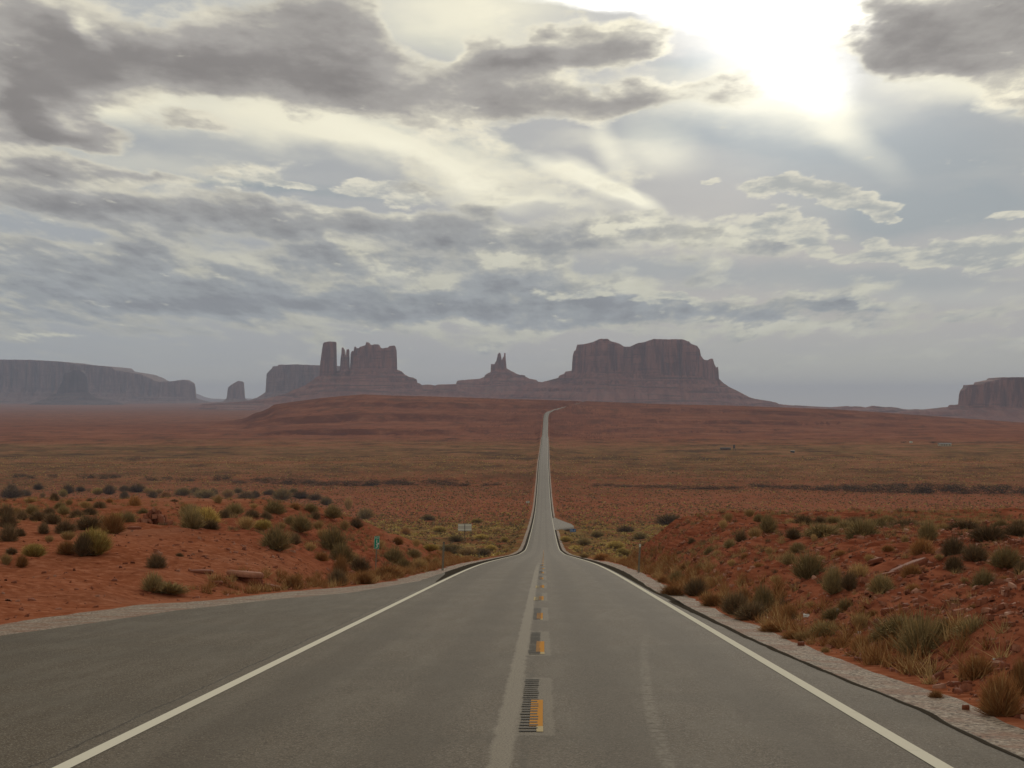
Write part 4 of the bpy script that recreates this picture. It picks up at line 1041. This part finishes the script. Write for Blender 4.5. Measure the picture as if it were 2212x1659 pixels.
for sgn, lst in side.items():
    for i, (px, py, ww, hh) in enumerate(lst):
        X, Y, Z = hit(px, py, 300)
        o = bpy.data.objects.new('wash_bush', bushm[i % 4]); COL.objects.link(o)
        o.location = (X, Y, Z - .2); o.rotation_euler = (0, 0, rg.uniform(-.3, .3) + (3.14 if i % 2 else 0))
        o.scale = (ww * 1.15 * Y / FPX, ww * .7 * Y / FPX, hh * 1.35 * Y / FPX)
        tag(o, 'dark bush in the line along the wash %s of the road, %s from the left' % ('left' if sgn < 0 else 'right', ORD[i]), 'bush', group='dark bushes lining the wash across the valley')

# ---------------------------------------------------------------- loose rock
M_STONE, _n, _b = new_mat('red_shale')
_r = _n.add('ShaderNodeNewGeometry').outputs['Random Per Island']
_c = _n.ramp(_r, [(0, (0.12, 0.038, 0.022)), (0.5, (0.22, 0.075, 0.042)), (0.85, (0.31, 0.135, 0.085)), (1, (0.38, 0.21, 0.15))])
_p = _n.add('ShaderNodeNewGeometry').outputs['Position']
_c = _n.mix(_n.mr(_n.noise(_p, 9, 5, .65), .35, .7, 0, .5), _c, (0.13, 0.045, 0.028))
_n.put(_b.inputs['Base Color'], _c); bump(_n, _b, _n.noise(_p, 14, 5, .6), .03, .6)
def stones(X, Y, Z, s, rng, flat=(.18, .5), tilt=.35):
    n = len(X); m = 7
    a = np.sort(rng.uniform(0, 2 * np.pi, (n, m)), 1)
    r = s[:, None] * rng.uniform(.32, .6, (n, m))
    el = rng.uniform(.45, 1, n)[:, None]
    x = np.cos(a) * r; y = np.sin(a) * r * el
    h = (s * rng.uniform(flat[0], flat[1], n))[:, None]
    top = np.stack([x * .88, y * .88, h + 0 * x + rng.normal(0, .06, (n, m)) * h], 2)
    bot = np.stack([x, y, -h * .5 + 0 * x], 2)
    ct = np.stack([0 * h[:, 0], 0 * h[:, 0], h[:, 0] * 1.03], 1)[:, None, :]
    P_ = np.concatenate([top, bot, ct], 1)
    rz = rng.uniform(0, 2 * np.pi, n); tx_ = rng.normal(0, tilt, n); ty_ = rng.normal(0, tilt, n)
    c, s_ = np.cos(rz)[:, None], np.sin(rz)[:, None]
    px_, py_ = P_[..., 0] * c - P_[..., 1] * s_, P_[..., 0] * s_ + P_[..., 1] * c
    pz_ = P_[..., 2] + px_ * tx_[:, None] + py_ * ty_[:, None]
    V = np.stack([px_ + X[:, None], py_ + Y[:, None], pz_ + Z[:, None]], 2).reshape(-1, 3)
    b = np.arange(n)[:, None] * (2 * m + 1); i = np.arange(m)[None, :]; j = (i + 1) % m
    F = np.concatenate([np.stack([b + i + m, b + j + m, b + j], 2).reshape(-1, 3), np.stack([b + i + m, b + j, b + i], 2).reshape(-1, 3), np.stack([b + i, b + j, b + 2 * m + 0 * i], 2).reshape(-1, 3)])
    return V, F
def rubble(name, label, n, seed, keep, size, y0, y1, flat=(.12, .4)):
    rng = np.random.default_rng(seed)
    Y = y0 + (y1 - y0) * rng.uniform(0, 1, n) ** 1.3; X = rng.uniform(-0.32, 0.29, n) * Y
    ok = rng.uniform(0, 1, n) < keep(X, Y); X, Y = X[ok], Y[ok]; n = len(X)
    s = size[0] + (size[1] - size[0]) * rng.uniform(0, 1, n) ** 4
    Z = ground(X, Y) + .005
    V, F = stones(X, Y, Z, s, rng, flat, .25)
    tag(link(name, np_mesh(name, V, F, M_STONE)), label, 'rubble', kind='stuff'); print(name, n)
rubble('rubble', 'broken red shale littering the right bank', 110000, 21, lambda X, Y: np.where((X > gravR(Y) + .15), .35 + .65 * patch(X, Y, 3.0, -.3, .3), 0) * np.where(X - gravR(Y) > 11, .3, 1), (.04, .26), 19, 130, (.10, .30))
rubble('rubble', 'broken red shale on the slope of the left mound', 60000, 22, lambda X, Y: np.where((X < gravL(Y) - .2) & (X > -0.17 * Y - 2) & (Y > 62), .7, 0) * patch(X, Y, 4.0, -.2, .3) + np.where((X < gravL(Y) - .3), .09, 0), (.04, .26), 36, 130, (.10, .30))

near_tufts('straw_fringe', 'pale straw grass along the foot of both banks', 9000, 14, PM['T'], 36, 1.0, (.2, .5), k_foot)

# ================================================================ single rocks
def rock_obj(px, py, wpx, hpx, label, depth=.6, name='rock', seed=0, tilt=0.0, layers=1, rot=0.0, grow=0):
    X, Y, Z = hit(px, py); k = Y / FPX; rng = np.random.default_rng(seed)
    parts = []
    for l in range(layers):
        f = (.74, 1.06)[l] if grow else 1 - .55 * l / max(1, layers)
        m = 11
        a = np.linspace(0, 2 * np.pi, m, endpoint=False) + rng.uniform(-.15, .15, m)
        r = rng.uniform(.80, 1.06, m)
        x = np.cos(a) * r * wpx * k * .5 * f + rng.normal(0, .05) * wpx * k; y = np.sin(a) * r * wpx * k * depth * .5 * f
        h0 = hpx * k * l / layers; h1 = hpx * k * (l + 1) / layers
        if grow: h0, h1 = ((0, hpx * k * .68), (hpx * k * .66, hpx * k))[l]
        top = np.stack([x * .93, y * .93, h1 * rng.uniform(.93, 1.03, m)], 1)
        mid = np.stack([x * 1.02, y * 1.02, (h0 + h1) / 2 * np.ones(m)], 1)
        bot = np.stack([x * .97, y * .97, np.full(m, h0 - (.25 * hpx * k if l == 0 else 0.01))], 1)
        V = np.concatenate([top, mid, bot, [[0, 0, h1 * 1.0]]])
        i = np.arange(m); j = (i + 1) % m
        F = []
        for o_ in (0, m): F += [(p + m + o_, q + m + o_, q + o_) for p, q in zip(i, j)] + [(p + m + o_, q + o_, p + o_) for p, q in zip(i, j)]
        F += [(p, q, 3 * m) for p, q in zip(i, j)]
        parts.append((V, np.array(F)))
    V, F = merge(parts)
    c, s = math.cos(rot), math.sin(rot)
    V = np.stack([V[:, 0] * c - V[:, 1] * s, V[:, 0] * s + V[:, 1] * c, V[:, 2] + V[:, 0] * tilt], 1)
    o = link(name, np_mesh(name, V, F, M_STONE)); o.location = (X, Y, Z)
    tag(o, label, 'rock')
    return o
rock_obj(534, 1262, 80, 26, 'big red boulder with a dark hollow face at the left gravel verge', .8, seed=1, tilt=-.10, layers=2, grow=1)
rock_obj(434, 1238, 58, 5, 'long thin red slab left of the big boulder', .9, seed=2)
rock_obj(468, 1262, 26, 5, 'small flat slab below the long thin slab, left of the big boulder', .9, seed=3)
rock_obj(590, 1272, 44, 7, 'pale flat slab lying between the big boulder and the gravel', .8, seed=4, tilt=-.2)
rock_obj(520, 1256, 44, 8, 'low slab leaning against the front of the big boulder', .8, seed=5, tilt=-.25)
rock_obj(291, 1143, 34, 4, 'flat pale slab in front of the rock heap on the left mound', .9, seed=7)
rock_obj(356, 1137, 20, 5, 'small pale block right of the rock heap on the left mound', .9, seed=8)
rock_obj(1964, 1225, 98, 9, 'long pinkish slab tilted up to the right, high on the right bank', .7, seed=9, tilt=.42)
rock_obj(1889, 1212, 36, 6, 'shorter pinkish slab just left of the long tilted slab', .7, seed=10, tilt=.25)
rock_obj(1915, 1242, 36, 6, 'dark flat slab under the long tilted slab', .7, seed=11, tilt=.2)
rock_obj(2132, 1305, 40, 8, 'grey red slab on the upper right bank near the right edge', .7, seed=12, tilt=.15)
rock_obj(1938, 1437, 44, 8, 'long brown slab at the foot of the right bank by the gravel', .7, seed=13)
rock_obj(2081, 1532, 18, 12, 'small reddish block standing alone on the right gravel', .9, seed=14)
rock_obj(1729, 1394, 16, 9, 'dark red stone at the gravel edge below the rust shrubs', .9, seed=15)
rock_obj(2062, 1480, 26, 10, 'square red block, left one of two low on the right bank', .9, seed=16)
rock_obj(2084, 1478, 22, 9, 'square red block, right one of two low on the right bank', .9, seed=17)
rock_obj(1915, 1323, 30, 10, 'wedge of dark red shale in the middle of the right bank', .8, seed=18, tilt=.1)
rock_obj(2118, 1300, 26, 7, 'small wedge of shale beside the grey red slab', .8, seed=19)
# the heap of boulders on the left mound
hp = hit(332, 1132); k = hp[1] / FPX; rng = np.random.default_rng(61)
hx = rng.normal(0, 12, 90) * k; hy = rng.normal(0, 9, 90) * k
hr = np.abs(hx) / (28 * k)
hz = rng.uniform(0, 1, 90) * np.clip(1 - hr, 0.02, 1) * 30 * k
V, F = stones(hx, hy, hz, rng.uniform(7, 20, 90) * k, rng, (.25, .6), .4)
V2, F2 = stones(np.array([0., 5 * k]), np.array([0., 2 * k]), np.array([0., 12 * k]), np.array([34 * k, 30 * k]), rng, (.2, .25), .15)
Vh, Fh = merge([(V, F), (V2, F2)])
o = link('rock_heap', np_mesh('rock_heap', Vh, Fh, M_STONE)); o.location = hp
tag(o, 'jagged heap of red boulders standing among shrubs on the left mound', 'rock heap')

# ================================================================ litter on the right bank
M_PAPER, _n, _b = new_mat('white_litter'); _b.inputs['Base Color'].default_value = (0.62, 0.61, 0.58, 1)
LT = [(1740,1333,13,7,'oblong white paper below the big sage on the middle right bank'),(1809,1321,10,8,'pale crumpled bag among weeds on the right bank'),(1854,1371,7,7,'small white cup near the gravel below the dark shrubs'),(2081,1393,12,9,'white crumpled paper at the right end of the big sage row'),(2097,1388,7,4,'tiny white scrap just right of the crumpled paper'),(2123,1453,8,7,'white scrap beside the rust brush near the right edge'),(2009,1314,9,5,'white scrap in the shale on the upper right bank'),(2145,1253,6,4,'highest white scrap, by the shrubs at the right edge'),(1624,1332,8,5,'pale scrap on the gravel edge beside dark shrubs'),(2143,1426,6,3,'thin white sliver above the rust brush near the right edge')]
for i, (px, py, ww, hh, lab) in enumerate(LT):
    X, Y, Z = hit(px, py); k = Y / FPX; rng = np.random.default_rng(80 + i)
    nx_, ny_ = 6, 5
    gx, gy = np.meshgrid(np.linspace(-.5, .5, nx_), np.linspace(0, 1, ny_))
    Vv = np.stack([gx.ravel() * ww * k, rng.normal(0, .10, nx_ * ny_) * ww * k + gy.ravel() * hh * k * .3, gy.ravel() * hh * k * .9 + rng.normal(0, .10, nx_ * ny_) * hh * k], 1)
    Vv2 = Vv + np.array([0, .012, .004])
    Fq = grid_faces(nx_, ny_)
    o = link('litter', np_mesh('litter', np.concatenate([Vv, Vv2]), np.concatenate([Fq, Fq[:, ::-1] + nx_ * ny_]), M_PAPER)); o.location = (X, Y, Z + .01)
    tag(o, lab, 'litter', group='scraps of litter on the right bank')

# ================================================================ road furniture
def box_bm(bm, c, s, rot=None, bevel=0.0):
    r = bmesh.ops.create_cube(bm, size=1.0)
    M = Matrix.Translation(c) @ (rot.to_4x4() if rot else Matrix.Identity(4)) @ Matrix.Diagonal((*s, 1))
    bmesh.ops.transform(bm, matrix=M, verts=r['verts'])
    return r['verts']
def bobj(name, build, mat, parent=None, bev=0.0):
    bm = bmesh.new(); build(bm)
    if bev: bmesh.ops.bevel(bm, geom=bm.edges[:], offset=bev, segments=2, affect='EDGES')
    bmesh.ops.recalc_face_normals(bm, faces=bm.faces[:])
    me = bpy.data.meshes.new(name); bm.to_mesh(me); bm.free(); me.materials.append(mat)
    return link(name, me, parent)
def simple(name, col, rough=.6, metal=0.0, nz=0.25, sc=8.0):
    m, n, b = new_mat(name)
    tcx = n.add('ShaderNodeTexCoord').outputs['Object']
    f = n.noise(tcx, sc, 5, .65)
    n.put(b.inputs['Base Color'], n.mix(n.mr(f, .4, .75, 0, nz), col, tuple(v * .45 for v in col)))
    b.inputs['Roughness'].default_value = rough; b.inputs['Metallic'].default_value = metal
    return m
M_GREEN = simple('green_sign_sheet', (0.012, 0.25, 0.165), .5)
M_BLUE = simple('blue_sign_sheet', (0.015, 0.075, 0.235), .5, nz=.1)
M_SWHITE = simple('white_sign_paint', (0.66, 0.68, 0.58), .5)
M_GALV = simple('weathered_steel', (0.19, 0.19, 0.155), .55, .2)
M_ALU = simple('bare_aluminium', (0.50, 0.48, 0.42), .5, 0, .15)
M_DK = simple('dark_steel', (0.06, 0.055, 0.05), .6)
M_WOOD = simple('brown_wood', (0.09, 0.045, 0.025), .8)
def at(px, Y, dz=0.0):
    X = (px - VX) / FPX * Y; return X, Y, float(ground(X, Y)) + dz
def empty(name, loc, rot=(0, 0, 0)):
    o = bpy.data.objects.new(name, None); COL.objects.link(o); o.location = loc; o.rotation_euler = rot; o.empty_display_size = .2
    return o
def text_mesh(name, body, size, loc, mat, parent, sx=1.0, rot=(R(90), 0, 0), depth=.002):
    cu = bpy.data.curves.new(name, 'FONT'); cu.body = body; cu.size = size; cu.align_x = 'CENTER'; cu.align_y = 'CENTER'; cu.extrude = depth
    cu.offset = size * .012
    tmp = bpy.data.objects.new(name, cu); COL.objects.link(tmp)
    dg = bpy.context.evaluated_depsgraph_get(); dg.update()
    me = bpy.data.meshes.new_from_object(tmp.evaluated_get(dg))
    bpy.data.objects.remove(tmp)
    me.materials.clear(); me.materials.append(mat)
    o = link(name, me, parent); o.location = loc; o.rotation_euler = rot; o.scale = (sx, 1, 1)
    return o
# mile marker, leaning a little
X, Y, Z = at(811, 101)
t = empty('mile_marker', (X, Y, Z), (0, R(2.6), R(-4)))
tag(t, 'narrow green mile marker reading MILE 13 on a thin post, left of the road', 'road sign')
hs = .86 * .72
bobj('post', lambda bm: [box_bm(bm, (0, 0, .52), (.045, .006, 1.9)), box_bm(bm, (-.022, .012, .52), (.006, .03, 1.9)), box_bm(bm, (.022, .012, .52), (.006, .03, 1.9))], M_GALV, t)
pl = bobj('sign_plate', lambda bm: box_bm(bm, (0, -.014, 1.45), (.27, .006, .66), bevel=0), M_GREEN, t)
bobj('border', lambda bm: [box_bm(bm, (0, -.0185, 1.45 + s * .317), (.258, .003, .012)) for s in (-1, 1)] + [box_bm(bm, (s * .123, -.0185, 1.45), (.012, .003, .622)) for s in (-1, 1)], M_SWHITE, pl)
text_mesh('lettering', 'MILE', .092, (0, -.0195, 1.68), M_SWHITE, pl)
text_mesh('lettering', '1', .26, (0, -.0195, 1.50), M_SWHITE, pl)
text_mesh('lettering', '3', .26, (.01, -.0195, 1.27), M_SWHITE, pl)
bobj('sticker', lambda bm: box_bm(bm, (.075, -.021, 1.40), (.085, .003, .075)), M_PAPER, pl)
# delineator posts
def delineator(px, Y, h, lean, refl, label, yaw=0.0, w_=.075):
    X, Y, Z = at(px, Y)
    t = empty('delineator_post', (X, Y, Z), (R(-1), R(lean), yaw))
    tag(t, label, 'marker post', group='marker posts along the road')
    def sec(bm):
        box_bm(bm, (0, 0, h / 2 - .15), (w_ * .35, .006, h + .3))
        for s in (-1, 1):
            box_bm(bm, (s * w_ * .30, .010, h / 2 - .15), (.008, .028, h + .3)); box_bm(bm, (s * w_ * .43, .022, h / 2 - .15), (w_ * .2, .006, h + .3))
    bobj('post', sec, M_GALV, t)
    if refl: bobj('reflector', lambda bm: [box_bm(bm, (0, -.009, h - .07), (.082, .008, .15))], M_SWHITE, t, .003)
    else: bobj('reflector', lambda bm: [box_bm(bm, (.012, -.009, h - .05), (.07, .006, .05))], M_DK, t, .002)
    return t
delineator(956, 103, 1.50, 2.5, False, 'grey steel marker post with a bare dark top on the left gravel verge', w_=.10)
delineator(1379, 98, 1.42, 3.0, True, 'grey steel marker post with white reflector at the right bank', w_=.09)
delineator(1035, 250, 1.2, 0, False, 'small marker post at the left end of the road crest')
delineator(1257, 262, 1.2, 0, False, 'small marker post right of the road past the crest')
delineator(1148.3, 1000, 1.8, 1, False, 'dark marker post just right of the far small sign', w_=.18)
delineator(1214, 1000, 1.2, 0, True, 'pale marker post on the right verge far down the road')
# backs of two guide signs
def sign_back(px, pytop, Y, ww, hh, label, posts=2):
    X = (px - VX) / FPX * Y; zt = EYE + (HY - pytop) * Y / FPX
    gz = float(ground(X, Y))
    t = empty('guide_sign', (X, Y, gz)); zt -= gz
    tag(t, label, 'road sign', group='guide signs seen from behind')
    p = bobj('sign_plate', lambda bm: box_bm(bm, (0, 0, zt - hh / 2), (ww, .03, hh)), M_ALU, t, .01)
    M_Bq = M_SWHITE
    for z_ in (.12, .72):
        bobj('brace', lambda bm: box_bm(bm, (-ww * .255, -.05, zt - hh * z_ - hh * .08), (ww * .46, .06, hh * .14)), M_SWHITE, t)
        bobj('brace', lambda bm: box_bm(bm, (ww * .255, -.05, zt - hh * z_ - hh * .08), (ww * .46, .06, hh * .14)), M_SWHITE, t)
    bobj('post', lambda bm: box_bm(bm, (0, -.09, (zt - .05 * hh) / 2 - .2), (.16, .12, zt - .05 * hh + .4)), M_DK, t)
    return t
sign_back(1004, 1131.5, 590, 4.0, 2.15, 'large pale sign seen from behind, standing in scrub left of the road')
sign_back(1140, 1082.5, 1005, 1.78, .95, 'small pale sign seen from behind, far down the left roadside')
# blue information sign
X = (1237.5 - VX) / FPX * 600; zt = EYE + (HY - 1142) * 600 / FPX; gz = float(ground(X, 600)); zt -= gz
t = empty('information_sign', (X, 600, gz)); tag(t, 'small blue information sign with white marks beside the turn-off', 'road sign')
p = bobj('sign_plate', lambda bm: box_bm(bm, (0, 0, zt - .48), (1.85, .03, .98)), M_BLUE, t)
bobj('border', lambda bm: [box_bm(bm, (0, -.018, zt - .48 + s * .455), (1.79, .004, .035)) for s in (-1, 1)] + [box_bm(bm, (s * .89, -.018, zt - .48), (.035, .004, .88)) for s in (-1, 1)], M_SWHITE, p)
bobj('text_marks', lambda bm: [box_bm(bm, (-.75 + i * .13 + (.0 if r_ else .05), -.018, zt - (.28 if r_ == 0 else .62)), (.07, .004, .14)) for r_ in (0, 1) for i in range(5 + r_ * 2)], M_SWHITE, p)
bobj('symbol', lambda bm: [box_bm(bm, (.42, -.018, zt - .62), (.16, .004, .16), Matrix.Rotation(R(40), 3, 'Y')), box_bm(bm, (.62, -.018, zt - .40), (.19, .004, .19), Matrix.Rotation(R(40), 3, 'Y')), box_bm(bm, (.52, -.018, zt - .51), (.28, .004, .06), Matrix.Rotation(R(-42), 3, 'Y'))], M_SWHITE, p)
bobj('post', lambda bm: [box_bm(bm, (s * .6, .05, (zt - .1) / 2 - .2), (.08, .06, zt + .2)) for s in (-1, 1)], M_GALV, t)

# ================================================================ the one car on the far road
M_CAR = simple('white_car_paint', (0.60, 0.60, 0.57), .35, 0, .05)
M_GLASS = simple('dark_glass', (0.02, 0.025, 0.03), .15, 0, .05)
M_TYRE = simple('tyre', (0.02, 0.02, 0.02), .8)
M_LAMP = simple('tail_lamp', (0.35, 0.02, 0.015), .4)
yc = 2700.0; xc = float(roadX(yc)) + 1.75; zc = float(roadZ(yc)) + .01
sl_ = (float(roadZ(yc + 5)) - float(roadZ(yc - 5))) / 10
t = empty('car', (xc, yc, zc), (math.atan(sl_), 0, 0)); tag(t, 'tiny pale car driving away in the right lane far down the road', 'car')
def prism(bm, prof, hw, taper=0):
    vs = []
    for s in (-1, 1): vs.append([bm.verts.new((s * (hw - (taper if z > .95 else 0)), y, z)) for (y, z) in prof])
    n_ = len(prof)
    for i in range(n_): bm.faces.new((vs[0][i], vs[0][(i + 1) % n_], vs[1][(i + 1) % n_], vs[1][i]))
    bm.faces.new(vs[0][::-1]); bm.faces.new(vs[1])
bobj('body', lambda bm: prism(bm, [(-2.3, .35), (2.3, .35), (2.35, .75), (1.1, .95), (-2.2, 1.0), (-2.35, .7)], .92), M_CAR, t, .03)
cb = bobj('cabin', lambda bm: prism(bm, [(-2.05, .97), (1.0, .94), (.3, 1.52), (-1.7, 1.58)], .86, .12), M_GLASS, t)
bobj('roof', lambda bm: box_bm(bm, (0, -.7, 1.585), (1.46, 1.9, .06)), M_CAR, t)
for sx in (-1, 1):
    for sy in (-1.4, 1.4):
        def wh(bm, sx=sx, sy=sy):
            r = bmesh.ops.create_cone(bm, cap_ends=True, segments=18, radius1=.34, radius2=.34, depth=.22)
            bmesh.ops.transform(bm, matrix=Matrix.Translation((sx * .84, sy, .34)) @ Matrix.Rotation(R(90), 4, 'Y'), verts=r['verts'])
        bobj('wheel', wh, M_TYRE, t)
    bobj('tail_lamp', lambda bm: box_bm(bm, (sx * .74, -2.36, .82), (.3, .05, .16)), M_LAMP, t)

# ================================================================ far buildings on the red plain, right of the road
M_WALL = simple('cream_wall', (0.44, 0.37, 0.27), .8, 0, .1, 1)
M_ROOF = simple('grey_roof', (0.20, 0.19, 0.18), .7, 0, .1, 1)
def far_house(px, py, wpx, hpx, label, wins, depth=8, roof='gable', wall=M_WALL, name='house', roofmat=M_ROOF):
    X, Y, Z = hit(px, py, 1500); k = Y / FPX; ww = wpx * k; hh = hpx * k
    t = empty(name, (X, Y, Z - .2)); tag(t, label, name.replace('_', ' '))
    bobj('wall', lambda bm: box_bm(bm, (0, depth / 2, hh * .5), (ww, depth, hh)), wall, t)
    def rf(bm):
        e = .5; r = hh * (.45 if roof == 'gable' else .12)
        vs = [bm.verts.new(v) for v in ((-ww / 2 - e, -e, hh), (ww / 2 + e, -e, hh), (ww / 2 + e, depth + e, hh), (-ww / 2 - e, depth + e, hh), (-ww / 2 - e, depth / 2, hh + r), (ww / 2 + e, depth / 2, hh + r))]
        for f in ((0, 1, 5, 4), (2, 3, 4, 5), (0, 4, 3), (1, 2, 5), (3, 2, 1, 0)): bm.faces.new([vs[i] for i in f])
    bobj('roof', rf, roofmat, t)
    for wx in wins: bobj('window', lambda bm: box_bm(bm, (wx * ww, -.02, hh * .55), (ww * .08, .1, hh * .45)), M_GLASS, t)
    return t
far_house(2039, 963, 26, 4.6, 'long cream house standing alone on the red plain at the right', (-.28, -.08, .1, .36), 9)
far_house(1965.5, 956.5, 5.5, 3.6, 'tiny white shed left of the cream house', (0.2,), 3, 'flat', M_SWHITE, 'shed')
far_house(1711, 978, 8, 4.6, 'small shed with dark front and white end on the plain right of the road', (-.2,), 4, 'flat', M_DK, 'shed')
far_house(1567, 971.5, 22, 3.6, 'low dark hut beside the narrow dark tower on the plain', (.1,), 6, 'gable', M_WOOD, 'hut', M_DK)
X, Y, Z = hit(1585, 973.5, 1500); k = Y / FPX
t = empty('water_tower', (X, Y, Z)); tag(t, 'narrow dark tower on splayed legs standing on the plain right of the road', 'tower')
def tank(bm):
    r = bmesh.ops.create_cone(bm, cap_ends=True, segments=16, radius1=2.2 * k, radius2=2.0 * k, depth=7 * k)
    bmesh.ops.translate(bm, vec=(0, 0, 8.6 * k), verts=r['verts'])
    r = bmesh.ops.create_cone(bm, cap_ends=True, segments=16, radius1=2.7 * k, radius2=.3, depth=1.2 * k)
    bmesh.ops.translate(bm, vec=(0, 0, 12.7 * k), verts=r['verts'])
bobj('tank', tank, M_DK, t)
for sx in (-1, 1):
    for sy in (-1, 1): bobj('leg', lambda bm: box_bm(bm, (sx * 2.1 * k, sy * 2.1 * k, 2.5 * k), (.5 * k, .5 * k, 5.6 * k), Matrix.Rotation(R(-sx * 8), 3, 'Y')), M_DK, t)
def far_tree(px, py, wpx, hpx, label):
    X, Y, Z = hit(px, py, 1500); k = Y / FPX
    t = empty('tree', (X, Y, Z)); tag(t, label, 'tree')
    c = bpy.data.objects.new('crown', bushm[1]); COL.objects.link(c); c.parent = t; c.scale = (wpx * k, wpx * k * .8, hpx * k); c.location = (0, 0, .5)
    bobj('trunk', lambda bm: box_bm(bm, (0, 0, .6), (.3, .3, 1.6)), M_WOOD, t)
far_tree(1949, 957, 13, 4, 'low dark tree just left of the tiny white shed')
far_tree(2012, 958, 14, 4, 'low dark tree behind the left end of the cream house')

# ================================================================ air
def make_haze():
    x0, x1, y0, y1 = -30000, 30000, -3500, 50000
    z0, z1 = float(ZZ.min()) - 60, 420.0
    V = [(x, y, z) for z in (z0, z1) for y in (y0, y1) for x in (x0, x1)]
    F = [(0, 2, 3, 1), (4, 5, 7, 6), (0, 1, 5, 4), (2, 6, 7, 3), (0, 4, 6, 2), (1, 3, 7, 5)]
    m = bpy.data.materials.new('haze'); m.use_nodes = True; m.node_tree.nodes.clear()
    n = NT(m.node_tree)
    v = n.add('ShaderNodeVolumePrincipled'); o = n.add('ShaderNodeOutputMaterial')
    v.inputs['Color'].default_value = (0.66, 0.73, 0.96, 1)
    v.inputs['Density'].default_value = HAZE
    v.inputs['Anisotropy'].default_value = 0.0
    n.l.new(v.outputs[0], o.inputs['Volume'])
    me = bpy.data.meshes.new('haze'); me.from_pydata(V, [], F); me.materials.append(m)
    tag(link('haze', me), 'thin blue grey haze over the whole valley', 'haze', kind='stuff')
HAZE = 3.7e-5
make_haze()
